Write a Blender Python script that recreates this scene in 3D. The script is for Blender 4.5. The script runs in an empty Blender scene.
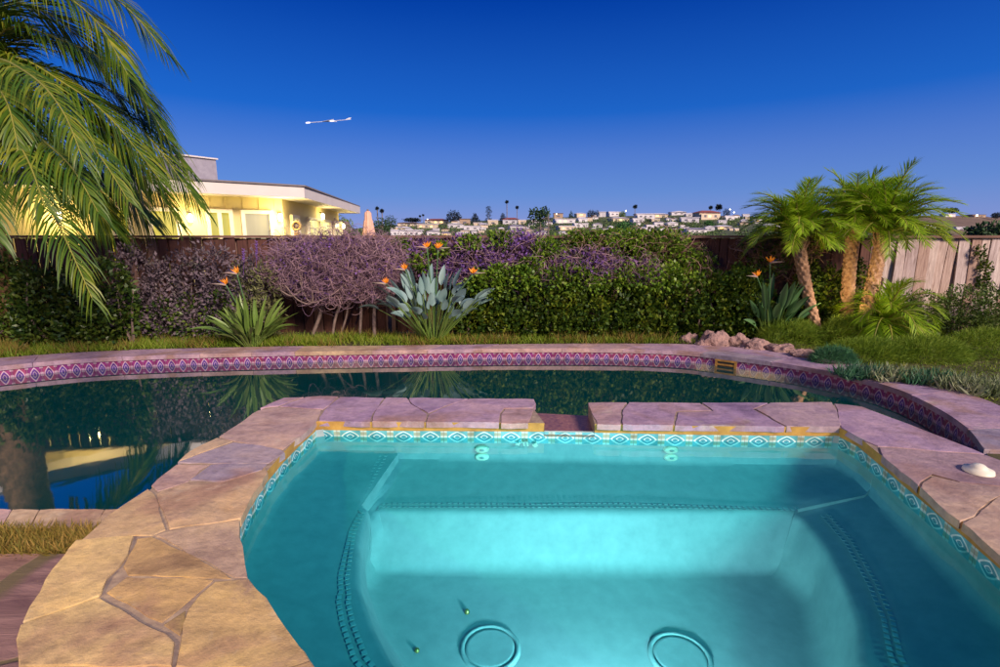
import bpy, bmesh, math, random
import numpy as np
from mathutils import Vector, Matrix, noise
from mathutils.geometry import delaunay_2d_cdt

random.seed(7); RNG = np.random.default_rng(7)
S = bpy.context.scene
COL = S.collection
R = math.radians

# ------------------------------------------------------------------ camera
FPX = 500.0
PITCH = math.atan(96.5/FPX)
CAMZ = 1.4
cp, sp = math.cos(PITCH), math.sin(PITCH)
cd = bpy.data.cameras.new('camera'); cam = bpy.data.objects.new('camera', cd); COL.objects.link(cam)
cam.location = (0, 0, CAMZ); cam.rotation_euler = (R(90)-PITCH, 0, 0)
cd.sensor_width = 36; cd.lens = FPX/1000*36; cd.clip_start = .05; cd.clip_end = 6000
S.camera = cam

def ray(px, py):
    x = (px-500)/FPX; u = (333.5-py)/FPX
    return Vector((x, cp+u*sp, -sp+u*cp))
def P(px, py, z=0.0):
    d = ray(px, py); t = (z-CAMZ)/d.z
    return Vector((d.x*t, d.y*t, z))
def PY(px, py, Y):
    d = ray(px, py); t = Y/d.y
    return Vector((d.x*t, Y, CAMZ+d.z*t))
def PL(pts, z): return [P(a, b, z) for a, b in pts]

# ------------------------------------------------------------------ object helpers
def tag(o, label=None, cat=None, group=None, kind=None):
    if label: o['label'] = label
    if cat: o['category'] = cat
    if group: o['group'] = group
    if kind: o['kind'] = kind
    return o
def thing(name, label, cat, loc=(0, 0, 0), group=None):
    o = bpy.data.objects.new(name, None); o.empty_display_size = .2
    COL.objects.link(o); o.location = loc
    return tag(o, label, cat, group)
def link(name, me, mat, parent=None, smooth=False):
    o = bpy.data.objects.new(name, me); COL.objects.link(o)
    if mat is not None:
        for m in (mat if isinstance(mat, (list, tuple)) else [mat]): me.materials.append(m)
    if smooth: me.polygons.foreach_set('use_smooth', [True]*len(me.polygons))
    if parent is not None:
        o.parent = parent
        o.matrix_parent_inverse = Matrix.Translation(parent.location).inverted() if parent.type == 'EMPTY' else Matrix()
    return o

class MB:
    """mesh builder in world coordinates"""
    def __init__(s): s.v = []; s.f = []; s.m = []; s.uv = []; s.c = []; s.cc = None; s.mi = 0; s.hasuv = False
    def add(s, vs, fs, uvs=None):
        b = len(s.v); s.v += [tuple(x) for x in vs]
        for i, f in enumerate(fs):
            s.f.append([b+k for k in f]); s.m.append(s.mi); s.c.append(s.cc)
            if uvs: s.uv.append(uvs[i]); s.hasuv = True
            else: s.uv.append([(0, 0)]*len(f))
    def box(s, c, size, rz=0, M=None):
        x, y, z = [k/2 for k in size]
        vs = [Vector((a*x, b*y, d*z)) for d in (-1, 1) for a, b in ((-1, -1), (1, -1), (1, 1), (-1, 1))]
        Q = Matrix.Translation(c) @ (M.to_4x4() if M else Matrix.Rotation(rz, 4, 'Z'))
        s.add([Q @ v for v in vs], [(3, 2, 1, 0), (4, 5, 6, 7), (0, 1, 5, 4), (1, 2, 6, 5), (2, 3, 7, 6), (3, 0, 4, 7)])
    def quad(s, a, b, c, d, uv=None): s.add([a, b, c, d], [(0, 1, 2, 3)], [uv] if uv else None)
    def tube(s, pts, r, n=6, cap=True):
        pts = [Vector(p) for p in pts]; rs = r if isinstance(r, (list, tuple)) else [r]*len(pts)
        b = []; up = Vector((.31, .17, .93))
        for i, p in enumerate(pts):
            t = (pts[min(i+1, len(pts)-1)]-pts[max(i-1, 0)])
            t = t.normalized() if t.length > 1e-9 else Vector((0, 0, 1))
            a = t.cross(up)
            if a.length < 1e-3: a = t.cross(Vector((1, 0, 0)))
            a.normalize(); c = t.cross(a)
            b.append([p+(a*math.cos(2*math.pi*k/n)+c*math.sin(2*math.pi*k/n))*rs[i] for k in range(n)])
        vs = [v for ring in b for v in ring]; fs = []
        for i in range(len(pts)-1):
            for k in range(n):
                k2 = (k+1) % n; fs.append((i*n+k, i*n+k2, (i+1)*n+k2, (i+1)*n+k))
        if cap: fs.append(tuple(range(n-1, -1, -1))); fs.append(tuple((len(pts)-1)*n+k for k in range(n)))
        s.add(vs, fs)
    def lathe(s, prof, c=(0, 0, 0), n=32, M=None):
        c = Vector(c); vs = []; fs = []
        for r, z in prof:
            for k in range(n):
                a = 2*math.pi*k/n; v = Vector((r*math.cos(a), r*math.sin(a), z))
                vs.append(c+(M @ v if M else v))
        for i in range(len(prof)-1):
            for k in range(n):
                k2 = (k+1) % n; fs.append((i*n+k, i*n+k2, (i+1)*n+k2, (i+1)*n+k))
        s.add(vs, fs)
    def prism(s, poly, z0, z1, bottom=False):
        n = len(poly); a = area2(poly)
        if a < 0: poly = poly[::-1]
        vs = [(p[0], p[1], z0) for p in poly]+[(p[0], p[1], z1) for p in poly]
        fs = [tuple(range(n, 2*n))]+[(k, (k+1) % n, n+(k+1) % n, n+k) for k in range(n)]
        if bottom: fs.append(tuple(range(n-1, -1, -1)))
        s.add(vs, fs)
    def mesh(s, name):
        me = bpy.data.meshes.new(name); me.from_pydata(s.v, [], s.f); me.validate(clean_customdata=False)
        if len(me.polygons) == len(s.f):
            me.polygons.foreach_set('material_index', s.m)
            if s.hasuv:
                ul = me.uv_layers.new(name='UVMap'); fl = [c for f in s.uv for u in f for c in u]; ul.data.foreach_set('uv', fl)
            if any(c is not None for c in s.c):
                at = me.attributes.new('tint', 'FLOAT_COLOR', 'FACE')
                at.data.foreach_set('color', [k for c in s.c for k in (tuple(c or (1, 1, 1))+(1,))])
        me.update(); return me
    def build(s, name, mat, parent=None, smooth=False): return link(name, s.mesh(name), mat, parent, smooth)

def area2(poly): return sum(poly[i][0]*poly[(i+1) % len(poly)][1]-poly[(i+1) % len(poly)][0]*poly[i][1] for i in range(len(poly)))/2
def inside(pt, poly):
    x, y = pt[0], pt[1]; c = False; j = len(poly)-1
    for i in range(len(poly)):
        xi, yi, xj, yj = poly[i][0], poly[i][1], poly[j][0], poly[j][1]
        if (yi > y) != (yj > y) and x < (xj-xi)*(y-yi)/(yj-yi)+xi: c = not c
        j = i
    return c
def smooth_poly(pts, n=6, closed=False):
    """Catmull-Rom"""
    pts = [Vector(p) for p in pts]; out = []; N = len(pts)
    for i in range(N if closed else N-1):
        g = (lambda k: pts[k % N]) if closed else (lambda k: pts[max(0, min(N-1, k))])
        a, b, c, d = g(i-1), g(i), g(i+1), g(i+2)
        for k in range(n):
            t = k/n; out.append(.5*((2*b)+(c-a)*t+(2*a-5*b+4*c-d)*t*t+(3*b-a-3*c+d)*t**3))
    if not closed: out.append(pts[-1])
    return out
def resample(pts, step):
    out = [pts[0].copy()]; acc = 0
    for a, b in zip(pts, pts[1:]):
        L = (b-a).length
        if L < 1e-9: continue
        pos = step-acc
        while pos <= L: out.append(a+(b-a)*(pos/L)); pos += step
        acc = L-(pos-step)
    return out
def cdt_mesh(outer, holes, z):
    vs = []; es = []
    for loop in [outer]+holes:
        b = len(vs); vs += [Vector((p[0], p[1])) for p in loop]; n = len(loop)
        es += [(b+i, b+(i+1) % n) for i in range(n)]
    r = delaunay_2d_cdt(vs, es, [], 0, 1e-6)
    ov, _, of = r[0], r[1], r[2]; m = MB(); fs = []
    for f in of:
        c = sum((ov[i] for i in f), Vector((0, 0)))/len(f)
        if inside(c, outer) and not any(inside(c, h) for h in holes):
            f = list(f); a = area2([ov[i] for i in f]); fs.append(f if a > 0 else f[::-1])
    m.add([(v.x, v.y, z) for v in ov], fs); return m

def quads_mesh(name, V, mats=None):
    """V: (n,4,3) array -> mesh of separate quads"""
    n = len(V); me = bpy.data.meshes.new(name)
    me.vertices.add(n*4); me.vertices.foreach_set('co', V.astype(np.float32).ravel())
    me.loops.add(n*4); me.loops.foreach_set('vertex_index', np.arange(n*4, dtype=np.int32))
    me.polygons.add(n); me.polygons.foreach_set('loop_start', np.arange(0, n*4, 4, dtype=np.int32))
    try: me.polygons.foreach_set('loop_total', np.full(n, 4, dtype=np.int32))
    except Exception: pass
    me.update(calc_edges=True); me.validate(); return me
def unit(a): return a/np.maximum(np.linalg.norm(a, axis=1, keepdims=True), 1e-9)
def leaf_quads(c, d, L, W, fold=.25):
    """leaves at c (n,3) along d, length L, width W arrays"""
    n = len(c); d = unit(d); r = unit(RNG.normal(size=(n, 3))); s = unit(np.cross(d, r)); u = np.cross(s, d)
    L = np.broadcast_to(np.asarray(L, float).reshape(-1, 1), (n, 1)); W = np.broadcast_to(np.asarray(W, float).reshape(-1, 1), (n, 1))
    V = np.empty((n, 4, 3)); m = c+d*L*.45
    V[:, 0] = c; V[:, 1] = m+s*W*.5+u*W*fold; V[:, 2] = c+d*L-u*L*.12; V[:, 3] = m-s*W*.5+u*W*fold
    return V
def shell_points(blobs, n, inner=.62, lump=.22, floor=None):
    """random points in the outer shell of a union of ellipsoids, with outward directions; drops points deep inside other blobs"""
    w = np.array([b[1][0]*b[1][1]+b[1][0]*b[1][2]+b[1][1]*b[1][2] for b in blobs], float); w /= w.sum()
    pts = []; nr = []
    for b, k in zip(blobs, RNG.multinomial(n, w)):
        c = np.array(b[0]); r = np.array(b[1]); d = unit(RNG.normal(size=(k, 3)))
        f = np.array([1+lump*noise.noise(Vector(q*2.1+c*1.7))+lump*.7*noise.noise(Vector(q*5.3+c*3.1)) for q in d])[:, None]
        rad = (inner+(1-inner)*RNG.random((k, 1))**.6)*f
        pts.append(c+d*r*rad); nr.append(unit(d/r))
    p = np.vstack(pts); q = np.vstack(nr)
    keep = np.ones(len(p), bool)
    for b in blobs:
        e = (p-np.array(b[0]))/np.array(b[1]); keep &= (np.linalg.norm(e, axis=1) > inner*.8)
    if floor is not None: keep &= p[:, 2] > floor
    return p[keep], q[keep]

# ------------------------------------------------------------------ materials
def newmat(name):
    m = bpy.data.materials.new(name); m.use_nodes = True; nt = m.node_tree
    return m, nt, nt.nodes['Principled BSDF'], nt.nodes['Material Output']
def nd(nt, t, **k):
    n = nt.nodes.new(t)
    for a, b in k.items():
        if a.startswith('_'): setattr(n, a[1:], b)
        else: n.inputs[a.replace('__', ' ')].default_value = b
    return n
def ramp(nt, stops, fac=None, interp='LINEAR'):
    r = nt.nodes.new('ShaderNodeValToRGB'); el = r.color_ramp.elements; r.color_ramp.interpolation = interp
    while len(el) < len(stops): el.new(.5)
    for e, (p, c) in zip(el, stops): e.position = p; e.color = (*c, 1)
    if fac is not None: nt.links.new(fac, r.inputs[0])
    return r
def mixc(nt, f, a, b, mode='MIX'):
    m = nt.nodes.new('ShaderNodeMix'); m.data_type = 'RGBA'; m.blend_type = mode
    for sock, v in ((m.inputs[0], f), (m.inputs[6], a), (m.inputs[7], b)):
        if hasattr(v, 'is_output'): nt.links.new(v, sock)
        elif isinstance(v, (int, float)): sock.default_value = v
        else: sock.default_value = (*v, 1)
    return m.outputs[2]
def mth(nt, op, a, b=None, c=None, clamp=False):
    m = nt.nodes.new('ShaderNodeMath'); m.operation = op; m.use_clamp = clamp
    for i, v in enumerate((a, b, c)):
        if v is None: continue
        if hasattr(v, 'is_output'): nt.links.new(v, m.inputs[i])
        else: m.inputs[i].default_value = v
    return m.outputs[0]
def bump(nt, bs, h, strength=.3, dist=.01):
    b = nd(nt, 'ShaderNodeBump', Strength=strength, Distance=dist); nt.links.new(h, b.inputs['Height']); nt.links.new(b.outputs[0], bs.inputs['Normal'])
def simple(name, c1, c2=None, scale=8, rough=.7, bs=.2, bd=.01, spec=.3, metal=0, detail=5, stretch=None):
    m, nt, b, o = newmat(name); b.inputs['Roughness'].default_value = rough; b.inputs['Specular IOR Level'].default_value = spec; b.inputs['Metallic'].default_value = metal
    tc = nd(nt, 'ShaderNodeTexCoord'); src = tc.outputs['Object']
    if stretch:
        mp = nd(nt, 'ShaderNodeMapping'); mp.inputs['Scale'].default_value = stretch; nt.links.new(src, mp.inputs[0]); src = mp.outputs[0]
    n = nd(nt, 'ShaderNodeTexNoise', Scale=scale, Detail=detail, Roughness=.6); nt.links.new(src, n.inputs['Vector'])
    c2 = c2 or tuple(k*.7 for k in c1)
    r = ramp(nt, [(.3, c2), (.7, c1)], n.outputs['Fac']); nt.links.new(r.outputs[0], b.inputs['Base Color'])
    if bs: bump(nt, b, n.outputs['Fac'], bs, bd)
    return m
def leafmat(name, cols, rough=.5, trans=.25, spec=.35):
    m, nt, b, o = newmat(name); g = nd(nt, 'ShaderNodeNewGeometry')
    st = [(i/(max(1, len(cols)-1)), c) for i, c in enumerate(cols)]
    tc = nd(nt, 'ShaderNodeTexCoord'); nz = nd(nt, 'ShaderNodeTexNoise', Scale=2.6, Detail=3); nt.links.new(tc.outputs['Object'], nz.inputs['Vector'])
    fc = mth(nt, 'ADD', mth(nt, 'MULTIPLY', g.outputs['Random Per Island'], .62), mth(nt, 'MULTIPLY', mth(nt, 'SUBTRACT', nz.outputs['Fac'], .3), .95), clamp=True)
    r = ramp(nt, st, fc)
    nt.links.new(r.outputs[0], b.inputs['Base Color']); b.inputs['Roughness'].default_value = rough; b.inputs['Specular IOR Level'].default_value = spec
    if trans:
        t = nd(nt, 'ShaderNodeBsdfTranslucent'); nt.links.new(r.outputs[0], t.inputs[0]); mx = nd(nt, 'ShaderNodeMixShader', Fac=trans)
        nt.links.new(b.outputs[0], mx.inputs[1]); nt.links.new(t.outputs[0], mx.inputs[2]); nt.links.new(mx.outputs[0], o.inputs[0])
    return m
def emis(name, c, s):
    m, nt, b, o = newmat(name); b.inputs['Base Color'].default_value = (*c, 1); b.inputs['Emission Color'].default_value = (*c, 1); b.inputs['Emission Strength'].default_value = s; return m

def stone_mat(name, veincol=(.46, .27, .13), sat=1):
    m, nt, b, o = newmat(name); tc = nd(nt, 'ShaderNodeTexCoord'); at = nd(nt, 'ShaderNodeAttribute', _attribute_name='tint')
    mp = nd(nt, 'ShaderNodeMapping'); mp.inputs['Scale'].default_value = (1, 1.35, 1); mp.inputs['Rotation'].default_value = (0, 0, .6); nt.links.new(tc.outputs['Object'], mp.inputs[0])
    n1 = nd(nt, 'ShaderNodeTexNoise', Scale=2.6, Detail=9, Roughness=.66, Distortion=.5); nt.links.new(mp.outputs[0], n1.inputs['Vector'])
    n2 = nd(nt, 'ShaderNodeTexNoise', Scale=22, Detail=6, Roughness=.7); nt.links.new(tc.outputs['Object'], n2.inputs['Vector'])
    n3 = nd(nt, 'ShaderNodeTexNoise', Scale=2.6, Detail=4, Roughness=.55, Distortion=.5); nt.links.new(tc.outputs['Object'], n3.inputs['Vector'])
    r1 = ramp(nt, [(.28, (.50, .46, .56)), (.42, (.85, .82, .9)), (.55, (1.05, 1.03, 1)), (.72, (1.3, 1.2, 1.0))], n1.outputs['Fac'])
    c = mixc(nt, 1.0, at.outputs['Color'], r1.outputs[0], 'MULTIPLY')
    f = ramp(nt, [(.50, (0, 0, 0)), (.66, (.8, .8, .8))], n3.outputs['Fac'])
    c = mixc(nt, f.outputs[0], c, veincol)
    mp2 = nd(nt, 'ShaderNodeMapping'); mp2.inputs['Scale'].default_value = (.9, 2.0, 1); mp2.inputs['Rotation'].default_value = (0, 0, -.75); nt.links.new(tc.outputs['Object'], mp2.inputs[0])  # stretched diagonal streaks: frond shadows put into the stone colour, with cleft grain
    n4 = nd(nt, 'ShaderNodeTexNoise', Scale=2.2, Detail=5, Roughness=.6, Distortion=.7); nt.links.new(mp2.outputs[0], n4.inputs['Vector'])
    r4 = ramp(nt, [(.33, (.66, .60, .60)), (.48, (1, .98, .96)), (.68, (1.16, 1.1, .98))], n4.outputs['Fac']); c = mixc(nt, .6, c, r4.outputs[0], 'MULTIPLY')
    n5 = nd(nt, 'ShaderNodeTexNoise', Scale=4.3, Detail=6, Roughness=.7, Distortion=.3); mp3 = nd(nt, 'ShaderNodeMapping'); mp3.inputs['Location'].default_value = (7, 3, 1); nt.links.new(tc.outputs['Object'], mp3.inputs[0]); nt.links.new(mp3.outputs[0], n5.inputs['Vector'])
    f5 = ramp(nt, [(.56, (0, 0, 0)), (.70, (.6, .6, .6))], n5.outputs['Fac']); c = mixc(nt, f5.outputs[0], c, (.22, .14, .15))
    f6 = ramp(nt, [(.28, (.5, .5, .5)), (.40, (0, 0, 0))], n5.outputs['Fac']); c = mixc(nt, f6.outputs[0], c, (.52, .44, .34))
    r2 = ramp(nt, [(.25, (.66, .66, .66)), (.75, (1.18, 1.18, 1.18))], n2.outputs['Fac'])
    c = mixc(nt, 1.0, c, r2.outputs[0], 'MULTIPLY')
    nt.links.new(c, b.inputs['Base Color'])
    b.inputs['Roughness'].default_value = .62; b.inputs['Specular IOR Level'].default_value = .35
    h = mth(nt, 'ADD', mth(nt, 'MULTIPLY', n4.outputs['Fac'], .45), mth(nt, 'ADD', mth(nt, 'MULTIPLY', n5.outputs['Fac'], .5), mth(nt, 'MULTIPLY', n2.outputs['Fac'], .3))); bump(nt, b, h, .7, .022)
    return m

def tile_mat(name, bg1, bg2, line, core, accent, cross, spacing=1.0):
    """glazed border tile: UV u counts tiles along the band, v 0..1 upward"""
    m, nt, b, o = newmat(name); uv = nd(nt, 'ShaderNodeUVMap'); sx = nd(nt, 'ShaderNodeSeparateXYZ'); nt.links.new(uv.outputs[0], sx.inputs[0])
    u, v = sx.outputs[0], sx.outputs[1]
    fu = mth(nt, 'FRACT', u); iu = mth(nt, 'FLOOR', u)
    a = mth(nt, 'ABSOLUTE', mth(nt, 'SUBTRACT', fu, .5)); c = mth(nt, 'ABSOLUTE', mth(nt, 'SUBTRACT', v, .5))
    d = mth(nt, 'ADD', mth(nt, 'MULTIPLY', mth(nt, 'POWER', a, 1.25), 1.45), mth(nt, 'POWER', c, 1.25))
    def band(x, lo, hi): return mth(nt, 'MULTIPLY', mth(nt, 'GREATER_THAN', x, lo), mth(nt, 'LESS_THAN', x, hi))
    ring = band(d, .29, .38); ring2 = band(d, .085, .125); inner = mth(nt, 'LESS_THAN', d, .27)
    wn = nd(nt, 'ShaderNodeTexWhiteNoise', _noise_dimensions='1D'); nt.links.new(iu, wn.inputs['W'])
    bg = mixc(nt, wn.outputs['Value'], bg1, bg2)
    edge = mth(nt, 'GREATER_THAN', a, .38)
    bar = mth(nt, 'MULTIPLY', edge, mth(nt, 'GREATER_THAN', c, .36)); dia = mth(nt, 'MULTIPLY', edge, band(c, .0, .1))
    x = mixc(nt, mth(nt, 'MULTIPLY', edge, .8), bg, accent)
    x = mixc(nt, inner, x, core); x = mixc(nt, ring, x, line); x = mixc(nt, ring2, x, line)
    x = mixc(nt, mth(nt, 'MULTIPLY', bar, cross), x, line); x = mixc(nt, mth(nt, 'MULTIPLY', dia, cross), x, line)
    grout = mth(nt, 'GREATER_THAN', a, .487); x = mixc(nt, mth(nt, 'MULTIPLY', grout, .7), x, (.25, .2, .18))
    tc = nd(nt, 'ShaderNodeTexCoord'); n = nd(nt, 'ShaderNodeTexNoise', Scale=18, Detail=4); nt.links.new(tc.outputs['Object'], n.inputs['Vector'])
    r = ramp(nt, [(.3, (.65, .6, .55)), (.6, (1.1, 1.1, 1.1))], n.outputs['Fac']); x = mixc(nt, 1, x, r.outputs[0], 'MULTIPLY')
    nt.links.new(x, b.inputs['Base Color']); b.inputs['Roughness'].default_value = .25
    return m

def water_mat(name, tint, ior=1.33, rough=.01, bumpst=.05, scale=3, body=None, bodyf=.0, stretch=(1, 1, 1), boost=0.0):
    m, nt, b, o = newmat(name); nt.nodes.remove(b)
    fr = nd(nt, 'ShaderNodeLayerWeight', Blend=.5); gl = nd(nt, 'ShaderNodeBsdfGlossy', Roughness=rough); tr = nd(nt, 'ShaderNodeBsdfTransparent'); tr.inputs[0].default_value = (*tint, 1)
    base = tr.outputs[0]
    if body:
        df = nd(nt, 'ShaderNodeBsdfDiffuse'); df.inputs[0].default_value = (*body, 1); m0 = nd(nt, 'ShaderNodeMixShader', Fac=bodyf)
        nt.links.new(tr.outputs[0], m0.inputs[1]); nt.links.new(df.outputs[0], m0.inputs[2]); base = m0.outputs[0]
    mx = nd(nt, 'ShaderNodeMixShader'); tc = nd(nt, 'ShaderNodeTexCoord'); mp = nd(nt, 'ShaderNodeMapping'); mp.inputs['Scale'].default_value = stretch
    n = nd(nt, 'ShaderNodeTexNoise', Scale=scale, Detail=3, Roughness=.5); nt.links.new(tc.outputs['Object'], mp.inputs[0]); nt.links.new(mp.outputs[0], n.inputs['Vector'])
    bp = nd(nt, 'ShaderNodeBump', Strength=bumpst, Distance=.02); nt.links.new(n.outputs['Fac'], bp.inputs['Height'])
    nt.links.new(bp.outputs[0], gl.inputs['Normal']); nt.links.new(bp.outputs[0], fr.inputs['Normal'])
    f0 = ((ior-1)/(ior+1))**2+boost; nt.links.new(mth(nt, 'ADD', mth(nt, 'MULTIPLY', mth(nt, 'POWER', fr.outputs['Facing'], 5.0), 1-f0), f0, clamp=True), mx.inputs[0]); nt.links.new(base, mx.inputs[1]); nt.links.new(gl.outputs[0], mx.inputs[2]); nt.links.new(mx.outputs[0], o.inputs[0])
    return m

M = {}
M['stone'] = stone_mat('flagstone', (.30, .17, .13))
M['mortar'] = simple('mortar', (.36, .27, .20), (.20, .14, .12), 30, .9, .4)
M['rust_mortar'] = simple('rusty_mortar', (.55, .30, .07), (.30, .15, .04), 14, .8, .3)
M['plaster'] = simple('blue_plaster', (.36, .40, .41), (.28, .33, .34), 16, .65, .12, .004, .3)
M['trimtile'] = simple('glass_trim_tile', (.50, .54, .54), (.36, .42, .43), 30, .25, 0)
M['spa_tile'] = tile_mat('spa_border_tile', (.10, .36, .42), (.15, .43, .48), (.56, .72, .72), (.07, .28, .35), (.34, .36, .24), .6)
M['pool_tile'] = tile_mat('pool_border_tile', (.20, .03, .17), (.30, .06, .12), (.50, .36, .46), (.10, .045, .24), (.20, .03, .13), .7)
M['spa_water'] = water_mat('spa_water', (.19, .72, .77), 1.33, .012, .05, 2.5)
M['pool_water'] = water_mat('pool_water', (.08, .45, .50), 1.5, .035, .10, 1.6, (.0, .10, .115), .5, (1, 1, 1), .44)
M['pool_plaster'] = simple('pool_plaster', (.04, .25, .30), (.03, .20, .25), 4, .8, 0)
M['ground'] = simple('soil', (.10, .085, .035), (.05, .045, .02), 5, .95, .6, .03)
M['white_plastic'] = simple('white_plastic', (.75, .70, .58), (.68, .62, .5), 10, .4, 0)
M['brass'] = simple('brass', (.5, .38, .12), (.35, .25, .08), 20, .35, 0, .01, .5, .8)
M['dark'] = simple('dark_metal', (.05, .04, .035), (.03, .025, .02), 12, .5, 0)
M['grass'] = leafmat('grass_blades', [(.08, .15, .010), (.14, .23, .012), (.22, .28, .025), (.30, .27, .06)], .6, .3)
M['grass_dry'] = leafmat('dry_grass_blades', [(.10, .11, .02), (.20, .16, .03), (.30, .19, .05), (.12, .13, .02)], .7, .3)
M['hedge'] = leafmat('hedge_leaves', [(.008, .025, .006), (.035, .080, .008), (.095, .145, .010), (.24, .25, .02)], .5, .25, .3)
M['hedge_dark'] = leafmat('dark_hedge_leaves', [(.014, .04, .010), (.04, .085, .012), (.09, .14, .015), (.16, .18, .03)], .42, .2, .45)
M['ivy'] = leafmat('ivy_leaves', [(.04, .11, .012), (.11, .22, .02), (.21, .31, .025), (.07, .16, .03)], .45, .3)
M['purple_leaf'] = leafmat('purple_leaves', [(.07, .055, .055), (.14, .10, .125), (.20, .145, .18), (.06, .08, .03)], .75, .2)
M['purple_flower'] = leafmat('purple_bracts', [(.13, .06, .28), (.22, .11, .42), (.18, .08, .24), (.10, .06, .18)], .7, .2)
M['twig'] = leafmat('bare_twigs', [(.15, .085, .15), (.25, .15, .22), (.36, .23, .24), (.18, .10, .22)], .8, 0, .2)
M['twig_brown'] = leafmat('brown_twigs', [(.22, .12, .10), (.30, .18, .14), (.36, .22, .2)], .8, 0, .2)
M['stem_wood'] = simple('vine_wood', (.24, .17, .15), (.13, .09, .08), 20, .85, .4)
M['palm_leaf'] = leafmat('palm_leaflets', [(.018, .055, .004), (.05, .115, .006), (.12, .18, .009), (.36, .33, .03)], .42, .3, .45)
M['palm_leaf2'] = leafmat('date_palm_leaflets', [(.12, .25, .010), (.22, .38, .014), (.32, .47, .02), (.44, .50, .04)], .45, .42)
M['rachis'] = simple('palm_rachis', (.28, .27, .05), (.18, .17, .03), 10, .5, 0)
M['palm_trunk'] = simple('palm_trunk', (.62, .38, .24), (.24, .12, .06), 26, .85, .6, .01, .2)
M['strel_leaf'] = leafmat('strelitzia_leaves', [(.05, .14, .05), (.09, .20, .07), (.14, .24, .10)], .38, .2, .5)
M['strel_leaf_y'] = leafmat('strelitzia_leaves_yellow', [(.10, .18, .03), (.16, .26, .05), (.22, .28, .07)], .38, .2, .5)
M['strel_blue'] = leafmat('strelitzia_leaves_glaucous', [(.13, .24, .22), (.19, .31, .30), (.26, .38, .38), (.11, .20, .12)], .45, .15, .5)
M['orange'] = simple('orange_petals', (.85, .30, .01), (.75, .2, .01), 10, .5, 0)
M['beak'] = simple('flower_beak', (.30, .30, .22), (.38, .2, .18), 8, .5, 0)
M['blue_tongue'] = simple('blue_tongue', (.06, .07, .4), None, 8, .5, 0)
M['fence'] = simple('dark_fence_boards', (.095, .035, .026), (.035, .014, .011), 5, .85, .4, .01, .2, stretch=(6, 6, .7))
M['fence_rail'] = simple('fence_cap', (.22, .12, .09), (.12, .06, .05), 7, .8, .3, stretch=(.6, 5, 5))
M['fence_pale'] = None
M['rock'] = simple('pink_rock', (.44, .27, .24), (.18, .11, .11), 11, .95, 1.0, .08)
M['house_wall'] = simple('cream_siding', (.66, .56, .28), (.62, .52, .25), 3, .7, 0)
M['fascia'] = simple('white_fascia', (.68, .62, .60), (.62, .56, .54), 3, .6, 0)
M['roofing'] = simple('grey_roofing', (.22, .19, .2), (.16, .14, .15), 6, .9, .2)
M['trim'] = simple('cream_trim', (.80, .72, .55), (.76, .68, .5), 5, .5, 0)
M['chimney'] = simple('grey_block', (.33, .31, .37), (.25, .23, .29), 9, .9, .3)
M['canvas'] = simple('peach_canvas', (.70, .42, .32), (.55, .32, .25), 10, .8, .2)
M['wood'] = simple('pole_wood', (.25, .2, .17), (.16, .12, .1), 10, .8, .2)
M['rubber'] = simple('lamp_body', (.03, .03, .03), None, 10, .6, 0)
M['drain'] = simple('drain_cover', (.30, .37, .38), (.25, .31, .32), 25, .5, .1)

# pale weathered boards: colour varies from board to board
m, nt, b, o = newmat('weathered_boards')
g = nd(nt, 'ShaderNodeNewGeometry'); r = ramp(nt, [(0, (.34, .20, .15)), (.35, (.56, .42, .36)), (.7, (.66, .55, .50)), (1, (.48, .37, .36))], g.outputs['Random Per Island'])
tc = nd(nt, 'ShaderNodeTexCoord'); mp = nd(nt, 'ShaderNodeMapping'); mp.inputs['Scale'].default_value = (9, 9, .8); nt.links.new(tc.outputs['Object'], mp.inputs[0])
n = nd(nt, 'ShaderNodeTexNoise', Scale=4, Detail=6, Roughness=.7, Distortion=.6); nt.links.new(mp.outputs[0], n.inputs['Vector'])
r2 = ramp(nt, [(.3, (.45, .38, .36)), (.65, (1.1, 1.1, 1.1))], n.outputs['Fac']); nt.links.new(mixc(nt, 1, r.outputs[0], r2.outputs[0], 'MULTIPLY'), b.inputs['Base Color'])
b.inputs['Roughness'].default_value = .85; bump(nt, b, n.outputs['Fac'], .4, .01); M['fence_pale'] = m

m, nt, b, o = newmat('dark_boards')
g = nd(nt, 'ShaderNodeNewGeometry'); r = ramp(nt, [(0, (.06, .024, .018)), (.45, (.14, .055, .04)), (.8, (.10, .038, .03)), (.9, (.10, .04, .035)), (1, (.26, .16, .13))], g.outputs['Random Per Island'])
tc = nd(nt, 'ShaderNodeTexCoord'); mp = nd(nt, 'ShaderNodeMapping'); mp.inputs['Scale'].default_value = (9, 9, .8); nt.links.new(tc.outputs['Object'], mp.inputs[0])
n = nd(nt, 'ShaderNodeTexNoise', Scale=4, Detail=6, Roughness=.7, Distortion=.6); nt.links.new(mp.outputs[0], n.inputs['Vector'])
r2 = ramp(nt, [(.3, (.45, .38, .36)), (.65, (1.1, 1.1, 1.1))], n.outputs['Fac']); nt.links.new(mixc(nt, 1, r.outputs[0], r2.outputs[0], 'MULTIPLY'), b.inputs['Base Color'])
b.inputs['Roughness'].default_value = .85; bump(nt, b, n.outputs['Fac'], .4, .01); M['fence'] = m

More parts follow.
